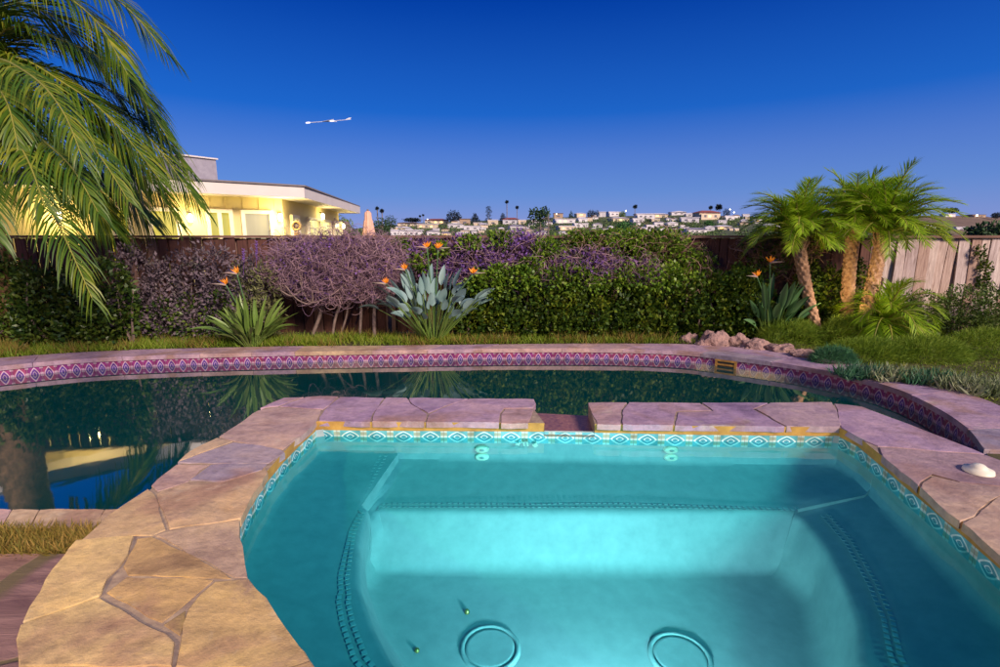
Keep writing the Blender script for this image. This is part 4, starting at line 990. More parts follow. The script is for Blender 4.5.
tag(link('tall_grass', quads_mesh('tall_grass', blades(tf, .17, .008, .6)), M['grass_dry']), kind='stuff')
poly = PL([(-120, 526), (105, 528), (92, 545), (60, 552), (-120, 556)], 0)
tag(link('dry_grass', quads_mesh('dry_grass', blades(scatter(poly, 5200, -.03), .07, .007, .8)), M['grass_dry']), kind='stuff')
right_out = [Vector((v.x, v.y+.04, 0)) for v in oa if v.x > P(800, 355, 0).x]
poly = right_out+[Vector((9, 4.2, 0)), Vector((9, 7.1, 0)), Vector((right_out[0].x-.1, 7.0, 0))]
tag(link('ground_cover', quads_mesh('ground_cover', blades(scatter(poly, 17000, -.03), .042, .008, .9)), M['grass']), kind='stuff')
gm = leafmat('feathery_mound', [(.10, .19, .015), (.18, .28, .02), (.28, .33, .035)], .7, .3); gt = leafmat('teal_mound', [(.03, .12, .05), (.06, .2, .08), (.08, .16, .1)], .6, .3)
MD = [(790, 337, 34, 13, gm, 'low feathery green mound beside the right bird-of-paradise'), (845, 337, 30, 16, gm, 'feathery green mound right at the foot of the palm trunks'), (868, 352, 44, 10, gm, 'wide flat yellow-green mound in front of the young palm'),
      (925, 352, 44, 12, gm, 'broad yellow-green mound below the right edge shrub'), (985, 348, 44, 14, gm, 'yellow-green mound cut off by the right picture edge'), (832, 358, 22, 8, gt, 'small dark teal-green mound by the pool path')]
for mx_, my_, w, h, mt, lb in MD:
    c = P(mx_, my_+h*.4, 0); s = c.y/FPX; rx, rz = w*s, h*s*1.9; n = int(5200*w/36)
    d = unit(RNG.normal(size=(n, 3))); d[:, 2] = np.abs(d[:, 2]); p = np.array([c.x, c.y, -.03])+d*np.array([rx, rx*.55, rz])*RNG.uniform(.75, 1.02, (n, 1))
    dd = d*.6+RNG.normal(size=(n, 3))*.5+np.array([.25, -.1, .2])
    tag(link('ground_mound', quads_mesh('ground_mound', leaf_quads(p, dd, .09*RNG.uniform(.6, 1.2, n), .005)), mt), lb, 'plant', 'feathery mounds in the right bed')
CL = [(862, 370, 'teal'), (893, 373, 'pale'), (925, 376, 'teal'), (958, 381, 'pale'), (985, 386, 'pale')]
names = ['strap-leaved dark teal clump first along the path edge right of the mound', 'strap-leaved green clump second along the path edge', 'bluish strap-leaved clump in the middle of the path edge row', 'pale variegated clump fourth along the path edge', 'pale variegated clump last in the path edge row at right']
pm = leafmat('variegated_leaves', [(.10, .16, .05), (.24, .28, .14), (.38, .38, .26)], .5, .25); tm = leafmat('teal_leaves', [(.03, .11, .05), (.05, .16, .08), (.12, .2, .14)], .5, .25)
for (a, b_, kd), lb in zip(CL, names):
    c = P(a, b_+6, 0); n = 420; q_ = np.clip(RNG.normal(size=(n, 3)), -1.5, 1.5)*np.array([.15, .085, .0])+np.array([c.x, c.y, -.02]); d = RNG.normal(size=(n, 3))*.6; d[:, 2] = np.abs(d[:, 2])+.7
    tag(link('border_plant', quads_mesh('border_plant', leaf_quads(q_, d, .15*RNG.uniform(.6, 1.3, n), .018)), pm if kd == 'pale' else tm), lb, 'plant', 'strap-leaved clumps along the pool path')
# rocks
RK = [(690, 337, 10, 8, 'small tan boulder first in the rock row behind the pool'), (714, 337, 16, 13, 'largest pale pink boulder in the rock row before the hedge'), (738, 338, 10, 11, 'narrow pinkish boulder right of the largest one'),
      (756, 343, 17, 9, 'low broad pink boulder in the middle of the rock row'), (781, 347, 14, 7, 'flat greyish pink boulder near the end of the rock row'), (803, 352, 13, 7, 'last mauve boulder beside the teal-green mound')]
for i, (a, b_, w, h, lb) in enumerate(RK):
    c = P(a, b_+h*.55, 0); s = c.y/FPX; bmx = bmesh.new(); bmesh.ops.create_icosphere(bmx, subdivisions=4, radius=1)
    for v in bmx.verts:
        k = 1+0.42*noise.noise(v.co*1.5+Vector((i*5, 0, 0)))+.24*noise.noise(v.co*4+Vector((0, i*5, 0)))+.06*noise.noise(v.co*11); v.co = Vector((v.co.x*w*s*k+c.x, v.co.y*w*s*.6*k+c.y, v.co.z*h*s*k))
    me = bpy.data.meshes.new('boulder'); bmx.to_mesh(me); bmx.free(); tag(link('boulder', me, M['rock'], None, True), lb, 'rock', 'boulders behind the pool coping')

# ------------------------------------------------------------------ neighbour's house
ZR = 2.4
fA0, fA1, fB, fC = P(-90, 163, ZR), P(185, 180, ZR), P(304, 187, ZR), P(360, 207, ZR)
dAB = (fB-fA1).normalized(); dBC = (fC-fB).normalized(); fA0 = fB-dAB*16
nAB = Vector((-dAB.y, dAB.x, 0)); nAB = nAB if nAB.y > 0 else -nAB; nBC = Vector((-dBC.y, dBC.x, 0)); nBC = nBC if nBC.x < 0 else -nBC
hs = thing('house', 'single-storey cream house with flat white-edged roof and lit windows beyond the fence', 'house', (fB.x, fB.y+2, 0))
roof_poly = [fA0, fB, fC, fC+nBC*7+nAB*1, fA0+nAB*9]
mb = MB(); mb.prism(roof_poly, ZR-.215, ZR, True); mb.build('fascia', M['fascia'], hs)
rp = [fA0-nAB*.03, fB-nAB*.03+dAB*.02, fC+dBC*.03, roof_poly[3], roof_poly[4]]; mb = MB(); mb.prism(rp, ZR+.003, ZR+.035); rf = mb.build('roof', M['roofing'], hs)
ov = .55
# wall corner: offset both fascia lines inwards
def isect(p, d, q_, e): k = (q_-p); t_ = (k.x*e.y-k.y*e.x)/(d.x*e.y-d.y*e.x); return p+d*t_
wB = isect(fA0+nAB*ov, dAB, fB+nBC*ov, dBC); wA = fA0+nAB*ov; wC = fC+nBC*ov-dBC*.9
mb = MB(); zt = ZR-.217
for a, c in ((wA, wB), (wB, wC), (wC, wC+nBC*5)): mb.quad((a.x, a.y, -.03), (c.x, c.y, -.03), (c.x, c.y, zt), (a.x, a.y, zt))
nb = int((wB-wA).length/.3)   # battens on the siding above the windows
for i in range(nb):
    p = wB-dAB*(.15+i*.3)-nAB*.006; mb.box((p.x, p.y, 2.06), (.02, .012, .24), math.atan2(dAB.y, dAB.x))
mb.build('wall', M['house_wall'], hs)
def along(a, d, nrm, px_):
    """parameter on the wall line seen at column px_"""
    r_ = ray(px_, 222); k = Vector((r_.x, r_.y, 0)); e = d; q_ = a; t_ = (q_.x*k.y-q_.y*k.x)/(k.x*e.y-k.y*e.x); return q_+e*t_
def window(pa, pb, nrm, z0, z1, glass, mull=()):
    d = (pb-pa).normalized(); L = (pb-pa).length; c = (pa+pb)/2; rz = math.atan2(d.y, d.x); f = MB(); w = .07
    for z in (z0, z1): f.box((c.x-nrm.x*.03, c.y-nrm.y*.03, z), (L+w, .07, w), rz)
    for p in [pa, pb]+[pa.lerp(pb, m_) for m_ in mull]: f.box((p.x-nrm.x*.031, p.y-nrm.y*.031, (z0+z1)/2), (w, .068, z1-z0-w), rz)
    fo = f.build('window', M['trim'], hs); g_ = MB(); a, c2 = pa-nrm*.01, pb-nrm*.01
    g_.quad((a.x, a.y, z0), (c2.x, c2.y, z0), (c2.x, c2.y, z1), (a.x, a.y, z1)); g_.build('pane', glass, fo)
def litpane(name, c1, c2, s):
    m, nt, b, o = newmat(name); tc = nd(nt, 'ShaderNodeTexCoord'); mp = nd(nt, 'ShaderNodeMapping'); mp.inputs['Scale'].default_value = (2.2, 2.2, .25); n = nd(nt, 'ShaderNodeTexNoise', Scale=1.6, Detail=2)
    nt.links.new(tc.outputs['Object'], mp.inputs[0]); nt.links.new(mp.outputs[0], n.inputs['Vector']); r = ramp(nt, [(.35, c1), (.65, c2)], n.outputs['Fac'])
    b.inputs['Base Color'].default_value = (.1, .1, .08, 1); b.inputs['Roughness'].default_value = .15; nt.links.new(r.outputs[0], b.inputs['Emission Color']); b.inputs['Emission Strength'].default_value = s; return m
gl1 = litpane('lit_green_pane', (.45, .40, .02), (.65, .52, .03), .8); gl2 = litpane('dim_pane', (.28, .24, .14), (.50, .42, .26), .8); gl3 = litpane('lit_door_pane', (.75, .60, .18), (.95, .80, .35), .9)
win = [(150, 178, gl1, ()), (208, 231, gl1, (.5,)), (243, 271, gl2, ()), (96, 130, gl1, (.5,))]
for a, c, g_, mu in win: window(along(wB, dAB, nAB, a), along(wB, dAB, nAB, c), nAB, .3, 1.9, g_, mu)
window(along(wB, dBC, nBC, 307), along(wB, dBC, nBC, 329), nBC, .1, 1.85, gl3, (.48,)); window(along(wB, dBC, nBC, 333), along(wB, dBC, nBC, 340), nBC, .1, 1.85, gl3)
window(along(wB, dBC, nBC, 290.5), along(wB, dBC, nBC, 297), nBC, .5, 1.85, gl2)
def wall_lamp(p, nrm, z, e, col=(1, .76, .30), size=.09):
    q_ = p-nrm*.10; mb = MB(); mb.lathe([(.0, -.08), (.03, -.075), (size*.5, -.02), (size*.45, .05), (.02, .08), (0, .08)], (q_.x, q_.y, z), 14); l = mb.build('wall_lamp', emis('lamp_glow', (1, .82, .45), 8), hs, True)
    mb = MB(); mb.box((q_.x+nrm.x*.05, q_.y+nrm.y*.05, z+.10), (.05, .09, .02)); mb.build('bracket', M['dark'], l)
    ld = bpy.data.lights.new('wall_lamp_light', 'POINT'); ld.energy = e; ld.color = col; ld.shadow_soft_size = .12; lo = bpy.data.objects.new('wall_lamp_light', ld); COL.objects.link(lo); lo.location = (q_.x-nrm.x*.18, q_.y-nrm.y*.18, z)
wall_lamp(along(wB, dAB, nAB, 279.5), nAB, 1.8, 34); wall_lamp(along(wB, dBC, nBC, 319.5), nBC, 1.95, 8); wall_lamp(wC+dBC*.2, nBC, 1.75, 9); wall_lamp(along(wB, dAB, nAB, 190), nAB, 1.75, 16); wall_lamp(along(wB, dAB, nAB, 60), nAB, 1.75, 24)
# chimney block
c = PY(182, 179, 11.6); w1 = Vector((-.8, .35, 0)); w2 = Vector((.46, .62, 0)); bs = Vector((c.x, c.y, 0)); zt = PY(182, 155.5, 11.6).z
mb = MB(); mb.prism([bs, bs+w2, bs+w2+w1, bs+w1], ZR+.03, zt); ch = mb.build('chimney', M['chimney'], rf)
mb = MB(); mb.prism([bs-w1*.05-w2*.03, bs+w2*1.03-w1*.05, bs+w2*1.03+w1*1.05, bs+w1*1.05-w2*.03], zt, zt+.03, True); mb.build('chimney_cap', M['fascia'], ch)
# closed parasol, round chair, small tree by the terrace
c = PY(369, 237, 15.5); tp_ = PY(369, 211, 15.5).z; t = thing('parasol', 'closed peach parasol standing beside the neighbour house', 'parasol', (c.x, c.y, 0)); mb = MB(); N = 32; h = tp_-.75; prof = [(.04, 1), (.09, .96), (.10, .82), (.12, .80), (.16, .6), (.24, .3), (.32, .02), (.30, 0)]; vs = []; fs = []
for r_, z in prof:
    for k in range(N): a = 2*math.pi*k/N; rr = r_*(1+.16*math.cos(a*8)); vs.append((c.x+rr*math.cos(a), c.y+rr*math.sin(a), .75+z*h))
for i in range(len(prof)-1):
    for k in range(N): fs.append((i*N+(k+1) % N, i*N+k, (i+1)*N+k, (i+1)*N+(k+1) % N))
mb.add(vs, fs); mb.build('canopy', M['canvas'], t, True); mb = MB(); mb.tube([(c.x, c.y, 0), (c.x, c.y, tp_+.05)], .03, 8); mb.build('pole', M['wood'], t); mb = MB(); mb.lathe([(0, .08), (.3, .06), (.32, -.02)], (c.x, c.y, 0), 20); mb.build('base', M['dark'], t, True)
c = PY(296.5, 226, 10.6); t = thing('garden_chair', 'round-backed tan wicker chair peeking over the fence before the house corner', 'chair', (c.x, c.y, 0)); mb = MB()
ringp = [Vector((c.x+math.cos(a)*.085, c.y, c.z+math.sin(a)*.085)) for a in [2*math.pi*k/24 for k in range(25)]]; mb.tube(ringp, .026, 8, False); wk = simple('wicker', (.5, .34, .14), (.35, .22, .08), 40, .7, .3); mb.build('backrest', wk, t, True)
mb = MB(); mb.lathe([(0, .02), (.07, .015), (.07, -.02), (0, -.02)], (c.x, c.y+.02, c.z), 20, Matrix.Rotation(R(90), 3, 'X')); mb.build('back_pad', M['wood'], t, True); mb = MB(); mb.lathe([(0, c.z-.45), (.3, c.z-.47), (.34, c.z-.55), (.28, .4), (.3, 0)], (c.x, c.y+.1, 0), 24); mb.build('seat', wk, t, True)
mb = MB(); mb.tube([(c.x, c.y+.02, c.z-.5), (c.x, c.y+.01, c.z-.12)], .06, 8); mb.build('back_post', wk, t)

# ------------------------------------------------------------------ hillside suburb
def ridge(px_): 
    pts = [(-400, 240), (300, 236), (375, 226), (420, 223), (470, 221), (520, 220), (560, 217.5), (620, 216), (680, 214.5), (740, 216), (800, 218), (860, 222), (1100, 224), (1500, 230)]
    for (a, y0), (c, y1) in zip(pts, pts[1:]):
        if a <= px_ <= c: return y0+(y1-y0)*(px_-a)/(c-a)
    return 235
def hillp(px_, py_):
    """point on the hillside seen at this pixel: the slope rises from 300 m to 850 m"""
    r_ = ridge(px_); f = max(0, min(1.0, (243-py_)/(243-r_))); Y = 300+550*f; return PY(px_, py_, Y)
mb = MB(); cols_ = list(range(-400, 1501, 10)); rows_ = 14; vs = []; fs = []
for c in cols_:
    for j in range(rows_):
        f = j/(rows_-1); py_ = 243+(ridge(c)-243)*f; p = PY(c, py_, 300+550*f); p.z += 1.2*noise.noise(p*.02)*(1 if 0 < j < rows_-1 else .5); vs.append(p)
    p = PY(c, 240, 1500); p.z = -2; vs.append(p)
K = rows_+1
for i in range(len(cols_)-1):
    for j in range(K-1): fs.append((i*K+j, (i+1)*K+j, (i+1)*K+j+1, i*K+j+1))
mb.add(vs, fs); tag(mb.build('hills', simple('hill_scrub', (.10, .11, .05), (.05, .07, .03), .05, .95, 0), None, True), kind='structure')
# nearer brown hill on the right
mb = MB(); vs = []; fs = []; cols_ = list(range(840, 1300, 10)); 
for c in cols_:
    top = 240-(24 if c > 905 else 24*max(0, (c-840)/65))+(2 if c > 985 else 0)
    for j in range(10):
        f = j/9; Y = 120+110*f; p = PY(c, 243+(top-243)*f**.9, Y); p.z += .5*noise.noise(p*.06); vs.append(p)
    p = PY(c, 240, 420); p.z = -2; vs.append(p)
for i in range(len(cols_)-1):
    for j in range(10): fs.append((i*11+j, (i+1)*11+j, (i+1)*11+j+1, i*11+j+1))
mb.add(vs, fs); tag(mb.build('hill', simple('brown_scrub', (.24, .16, .11), (.13, .085, .06), .25, .95, 0), None, True), kind='structure')
def hill2p(px_, py_): f = max(0, min(1, (243-py_)/27)); return PY(px_, py_, 120+110*f)

WHT = simple('white_render', (.72, .68, .70), (.62, .58, .6), .3, .8, 0); CRM = simple('cream_render', (.68, .56, .42), (.6, .48, .36), .3, .8, 0); TANR = simple('tan_render', (.46, .33, .24), (.4, .28, .2), .3, .8, 0)
RED = simple('red_roof', (.30, .09, .08), (.2, .06, .06), .5, .9, 0); GRY = simple('grey_roof', (.30, .27, .34), (.22, .2, .26), .5, .9, 0); WRF = simple('white_roof', (.66, .62, .68), (.58, .54, .6), .5, .9, 0); BRN = simple('brown_roof', (.20, .13, .10), (.14, .09, .08), .5, .9, 0)
LITW = emis('lit_house_window', (1, .62, .2), 2.2); DKW = simple('dark_window', (.20, .19, .22), None, .5, .2, 0); LITO = emis('glowing_house_window', (1, .5, .12), 3)
def hill_house(px_, py_, w, h, wall, roof, style, lit, label, pf=hillp):
    c = pf(px_, py_); s = c.y/FPX; W, H = w*s, h*s; D = W*.55; t = thing('hillside_house', label, 'house', (c.x, c.y, c.z), 'houses on the far hillside'); z0 = c.z-H*.6; z1 = c.z+H*(.72 if style != 'flat' else .86)
    rz = RNG.uniform(-.25, .25); Mt = Matrix.Translation((c.x, c.y, 0)) @ Matrix.Rotation(rz, 4, 'Z')
    mb = MB(); mb.box((0, 0, (z0+z1)/2), (W, D, z1-z0)); mb.box((-W*.32, -D*.55, (z0+z1)/2-H*.1), (W*.3, D*.3, (z1-z0)*.86)); mb.v = [tuple(Mt @ Vector(v)) for v in mb.v]; mb.build('wall', wall, t)
    mb = MB(); o_ = .06*W; zt = c.z+H
    if style == 'flat': mb.box((0, 0, z1+(zt-z1)*.5), (W+o_, D+o_, zt-z1))
    elif style == 'hip': mb.add([(-W/2-o_, -D/2-o_, z1), (W/2+o_, -D/2-o_, z1), (W/2+o_, D/2+o_, z1), (-W/2-o_, D/2+o_, z1), (-W*.25, 0, zt), (W*.25, 0, zt)], [(0, 1, 5, 4), (1, 2, 5), (2, 3, 4, 5), (3, 0, 4), (3, 2, 1, 0)])
    else: mb.add([(-W/2-o_, -D/2-o_, z1), (W/2+o_, -D/2-o_, z1), (W/2+o_, D/2+o_, z1), (-W/2-o_, D/2+o_, z1), (0, -D/2-o_, zt), (0, D/2+o_, zt)], [(0, 1, 4), (1, 2, 5, 4), (2, 3, 5), (3, 0, 4, 5), (3, 2, 1, 0)])
    mb.v = [tuple(Mt @ Vector(v)) for v in mb.v]; mb.build('roof', roof, t)
    k = max(1, int(w/6)) if w >= 8 else 0; hw = (z1-c.z)*.5
    for i in range(k):
        x = -W*.42+W*.84*(i+.5)/k; mb = MB(); yy = -D/2-.05 if not (-W*.47 < x < -W*.17) else -D*.7-.05
        mb.box((x, yy, c.z+(z1-c.z)*.42), (W*.34/k, .12, hw*.75)); mb.v = [tuple(Mt @ Vector(v)) for v in mb.v]
        mb.build('window', (LITO if lit > 1 else LITW) if (lit and RNG.random() < .55) else DKW, t)
    return t
HH = [
 (407, 236, 30, 6, WHT, WRF, 'flat', 0, 'long low pale lilac house with flat roof just right of the parasol'),
 (433, 236, 13, 6, WHT, GRY, 'gable', 0, 'white gabled house with grey roof above the tallest orange flowers'),
 (446, 236, 9, 4, CRM, GRY, 'hip', 1, 'small house with violet roof low behind the centre bird-of-paradise'),
 (410, 226, 22, 3.6, CRM, BRN, 'hip', 0, 'long cream house on the skyline left of the round dark tree'),
 (428, 228, 18, 4, CRM, WRF, 'flat', 1, 'cream lit house below the red-roofed skyline house'),
 (437, 224, 21, 5, CRM, RED, 'hip', 1, 'red-roofed cream house on the skyline just left of the round tree'),
 (456, 228, 15, 5, WHT, WRF, 'gable', 0, 'white house with arched front right below the round tree'),
 (465, 225, 10, 6, TANR, BRN, 'flat', 1, 'tan two-storey house right of the round dark tree'),
 (472, 230, 16, 4, WHT, WRF, 'flat', 0, 'white flat-roofed house below the tan two-storey one'),
 (493, 225, 10, 5, CRM, WRF, 'flat', 1, 'cream lit house at the foot of the tiered pine'),
 (511, 224, 15, 6, WHT, RED, 'hip', 0, 'white house with dark red roof under the tallest hill palm'),
 (522, 224, 8, 4, CRM, WRF, 'flat', 1, 'small cream lit house right of the dark red roof'),
 (516, 230, 14, 5, WHT, GRY, 'hip', 0, 'lilac-white house below the dark red roofed one'),
 (502, 235, 7, 4, WHT, WRF, 'flat', 0, 'tiny white house low above the fence left of the broad tree'),
 (558, 218, 9, 4.5, TANR, BRN, 'flat', 1, 'tan house on the skyline right of the broad tree'),
 (564, 223, 20, 4, WHT, WRF, 'flat', 1, 'long white lit house right of the broad tree'),
 (582, 222, 10, 4.5, WHT, WRF, 'hip', 0, 'white house below the small dark conifer'),
 (589, 221.5, 6, 4, CRM, BRN, 'flat', 2, 'small orange-glowing house under the blue-black trees'),
 (580, 227, 14, 3.6, WHT, WRF, 'flat', 0, 'white flat house in the middle of the slope below the orange-glowing one'),
 (566, 230, 18, 4, CRM, WRF, 'flat', 1, 'cream house low on the slope above the yellow-green vine'),
 (597, 227, 9, 4, WHT, GRY, 'gable', 0, 'small white gabled house mid-slope left of the bright green trees'),
 (602, 217, 7, 5, WHT, WRF, 'flat', 0, 'narrow white two-storey house right of the blue-black trees'),
 (613, 216, 12, 4, WHT, WRF, 'flat', 0, 'white skyline house left of the bright lime tree'),
 (618, 221, 18, 3.6, CRM, WRF, 'hip', 1, 'cream house below the bright lime tree'),
 (637, 222, 12, 3.4, WHT, WRF, 'flat', 1, 'white lit house just below the lone red-brown palm'),
 (644, 218.5, 18, 4.5, WHT, WRF, 'flat', 0, 'long white skyline house right of the lone palm'),
 (598, 236, 9, 4, WHT, GRY, 'flat', 0, 'pale house lowest on the slope behind the middle vine'),
 (580, 216, 10, 3, CRM, WRF, 'hip', 1, 'cream skyline house right of the small conifer'),
 (659, 217.5, 15, 4, CRM, WRF, 'hip', 1, 'cream house with lit front on the skyline at the slope crest'),
 (677, 215, 15, 3.6, WHT, WRF, 'gable', 0, 'white house with a long sloping roof on the crest'),
 (689, 222, 17, 4.5, WHT, WRF, 'flat', 0, 'white blocky house mid-slope left of the mansion'),
 (658, 227, 9, 5, WHT, GRY, 'flat', 0, 'lilac box-like house mid-slope beside a gabled one'),
 (671, 226.5, 11, 4.5, WHT, WRF, 'gable', 0, 'white house with a wide gable mid-slope'),
 (693, 233, 23, 5, WHT, GRY, 'hip', 0, 'long white house with slate roof low above the fence boards'),
 (709, 231, 9, 5, WHT, WRF, 'gable', 0, 'white house between the slate-roofed and the orange-lit one'),
 (722, 229.5, 15, 4, CRM, WRF, 'hip', 2, 'orange-lit house low on the slope left of the first palm'),
 (706, 219, 22, 8, CRM, RED, 'hip', 1, 'large red-roofed mansion with two storeys beneath the hill palms'),
 (728, 220, 10, 4, WHT, WRF, 'flat', 0, 'white house beside the tall light mast'),
 (756, 223, 9, 4, WHT, WRF, 'flat', 1, 'white house showing left under the first date palm crown'),
 (772, 228, 17, 4, WHT, WRF, 'hip', 0, 'white house half hidden by the first date palm crown'),
 (835, 228, 20, 4.5, WHT, WRF, 'gable', 0, 'white-roofed house between the two palm crowns'),
]
for h in HH: hill_house(*h)
hill_house(947, 217, 11, 3, WHT, WRF, 'flat', 1, 'lit white house under the umbrella pine on the brown hill', hill2p)
hill_house(927, 229, 13, 4, WHT, WRF, 'gable', 0, 'white house at the left foot of the brown hill', hill2p)
hill_house(959, 231, 9, 4, WHT, WRF, 'flat', 0, 'small white house low in the middle of the brown hill', hill2p)
hill_house(975, 217, 14, 2.2, TANR, BRN, 'flat', 0, 'low tan house on top of the brown hill beside a bright lamp', hill2p)
rr = random.Random(99)
for _ in range(150):
    px_ = rr.uniform(392, 748); f_ = rr.random(); py_ = ridge(px_)+1.5+(237-ridge(px_)-2)*f_
    if all(abs(px_-h[0]) > (h[2]+3)/2 or abs(py_-h[1]) > 2.6 for h in HH):
        hill_house(px_, py_, rr.uniform(4.5, 9), rr.uniform(2.4, 3.8), rr.choice([WHT, WHT, CRM]), rr.choice([WRF, WRF, GRY, BRN]), rr.choice(['flat', 'gable', 'hip']), 0, 'tiny pale house, one of the very smallest dotted among the hillside trees')
# trees
LT = leafmat('far_foliage', [(.02, .05, .025), (.035, .08, .03), (.06, .11, .03)], .8, .1); LTB = leafmat('far_blue_foliage', [(.012, .022, .035), (.02, .035, .05), (.03, .045, .05)], .8, .1); LTL = leafmat('far_lamplit_foliage', [(.10, .17, .02), (.16, .24, .02), (.2, .26, .03)], .8, .1); LTG = leafmat('far_green_foliage', [(.03, .12, .03), (.05, .17, .04), (.08, .2, .04)], .8, .1)  # lime set: lamp glow on the lit trees put into leaf colour
def far_tree(name, label, px_, pyb, pyt, w, mat, kind='round', pf=hillp, group='trees on the far hillside'):
    c = pf(px_, pyb); s = c.y/FPX; H = (pyb-pyt)*s*1.0; W = w*s/2; t = thing(name, label, 'tree' if name != 'fan_palm' else 'palm tree', c, group); rnd = random.Random(int(px_*10)); mb = MB()
    if kind == 'palm':
        top = c+Vector((rnd.uniform(-.03, .03)*H, 0, H*.92)); mb.tube([c-Vector((0, 0, 2)), c.lerp(top, .5), top], [max(.25, .014*H*1.3)]*3, 6); mb.build('trunk', M['wood'], t); V = []
        n = 150; d = unit(RNG.normal(size=(n, 3))); d[:, 2] = d[:, 2]*.8+.15; link('crown', quads_mesh('crown', leaf_quads(np.tile(np.array(top), (n, 1)), d, W*RNG.uniform(.7, 1.1, n), W*.28)), mat, t)
    else:
        blobs = {'round': [((0, 0, .6), (.95, .9, .42)), ((-.4, 0, .5), (.55, .6, .35)), ((.45, .1, .52), (.5, .6, .33))], 'broad': [((rnd.uniform(-.7, .7), 0, rnd.uniform(.35, .85)), (.4, .5, .16)) for _ in range(11)],
                 'umbrella': [((0, 0, .8), (1, .9, .2)), ((.4, 0, .72), (.55, .6, .16))], 'tier': [((0, 0, .25), (.95, .9, .09)), ((0, 0, .5), (.7, .7, .1)), ((0.1, 0, .72), (.75, .6, .12)), ((0, 0, .92), (.6, .5, .12))], 'cone': [((0, 0, .3), (.9, .8, .28)), ((0, 0, .6), (.55, .5, .25)), ((0, 0, .85), (.28, .25, .2))]}[kind]
        bl = [((c.x+b[0][0]*W, c.y+b[0][1]*W, c.z+b[0][2]*H), (b[1][0]*W, b[1][1]*W, b[1][2]*H)) for b in blobs]
        mb.tube([c-Vector((0, 0, 2)), c+Vector((0, 0, H*.7))], [max(.25, W*.08), .15], 6); mb.build('trunk', M['wood'], t); p, q = shell_points(bl, 650, .3, .35, None); link('crown', quads_mesh('crown', leaf_quads(p, q+RNG.normal(size=p.shape)*.8, W*.2*RNG.uniform(.6, 1.3, len(p)), W*.13)), mat, t)
FT = [('fan_palm', 'thin leaning palm, taller of the pair right of the parasol', 379, 236, 207.5, 5, LTB, 'palm'), ('fan_palm', 'thin palm, shorter of the pair right of the parasol', 383, 236, 210, 5.5, LTB, 'palm'),
 ('round_tree', 'round grey-green tree right of the thin palm pair', 391, 234, 216, 12, LT, 'round'), ('round_tree', 'big round dark tree on the skyline', 454, 224, 212, 15, LTB, 'round'),
 ('fan_palm', 'tiny skyline palm, left of two above the cream houses', 420, 224, 216, 3, LTB, 'palm'), ('fan_palm', 'tiny skyline palm, right of two above the cream houses', 423.5, 224, 215, 3, LTB, 'palm'), ('bushy_tree', 'low dark bushy tree on the skyline behind the cream houses', 412, 224, 219, 16, LTB, 'umbrella'),
 ('conifer', 'small dark conical tree left of the tiered pine', 475, 224, 214, 11, LTB, 'cone'), ('tiered_pine', 'tall dark pine with layered branches on the skyline', 488.5, 224, 207.5, 8, LTB, 'tier'),
 ('fan_palm', 'tallest thin palm standing alone above the ridge', 507, 222, 201.5, 4.5, LTB, 'palm'), ('fan_palm', 'thin palm right of the tallest one', 517, 222, 207, 4.5, LTB, 'palm'), ('bushy_tree', 'dark ragged tree at the foot of the tallest palm', 503, 223, 214, 9, LTB, 'cone'),
 ('broad_tree', 'broad airy grey-green tree rising before the hillside houses', 540, 237, 208, 24, LT, 'broad'), ('conifer', 'small dark green conifer on the ridge', 571, 221, 211.5, 7, LT, 'cone'), ('bushy_tree', 'blue-black tree, left of two on the ridge', 591, 219, 210.5, 8, LTB, 'round'), ('bushy_tree', 'blue-black tree, right of two on the ridge', 596.5, 218.5, 211, 6, LTB, 'round'),
 ('round_tree', 'bright lime tree lit by a lamp on the ridge', 622, 218, 212, 7, LTL, 'round'), ('fan_palm', 'lone palm with a full round head on the ridge', 634.5, 220, 206.5, 5.5, LTB, 'palm'), ('fan_palm', 'palm, left of the two behind the mansion', 710, 218, 207.5, 5, LTB, 'palm'), ('fan_palm', 'palm, right of the two behind the mansion', 718, 218, 207, 8, LTB, 'palm'), ('bushy_tree', 'dark tree right of the mansion palms', 726, 219, 209, 7, LTB, 'round'),
 ('round_tree', 'bright green tree mid-slope above the middle vine', 626, 236, 222, 20, LTG, 'round'), ('round_tree', 'green tree below the mansion', 709, 227, 221, 9, LTG, 'round')]
for a in FT: far_tree(*a)
far_tree('umbrella_pine', 'flat-topped umbrella pine on the brown hill', 949, 217, 209, 14, LT, 'umbrella', hill2p); far_tree('bushy_tree', 'dark tree on the brown hill at the right edge', 996, 219, 213, 9, LTB, 'round', hill2p)
def midp(Y): return lambda a, b_: PY(a, b_, Y)
far_tree('lit_tree', 'green tree lit yellow by the house lamp left of the parasol', 347, 240, 215, 16, LTL, 'broad', midp(22), None)
far_tree('bushy_tree', 'dark green bushy tree right of the parasol', 382, 240, 219, 18, LT, 'round', midp(40), None)
far_tree('bushy_tree', 'large dark green tree beyond the right fence end', 990, 246, 224, 44, LT, 'round', midp(60), None); far_tree('bushy_tree', 'dark green tree beyond the fence right of the palm crowns', 925, 246, 228, 40, LT, 'round', midp(70), None); far_tree('bushy_tree', 'grey-green tree behind the leaning palm and the lamp', 830, 246, 226, 50, LT, 'round', midp(70), None)
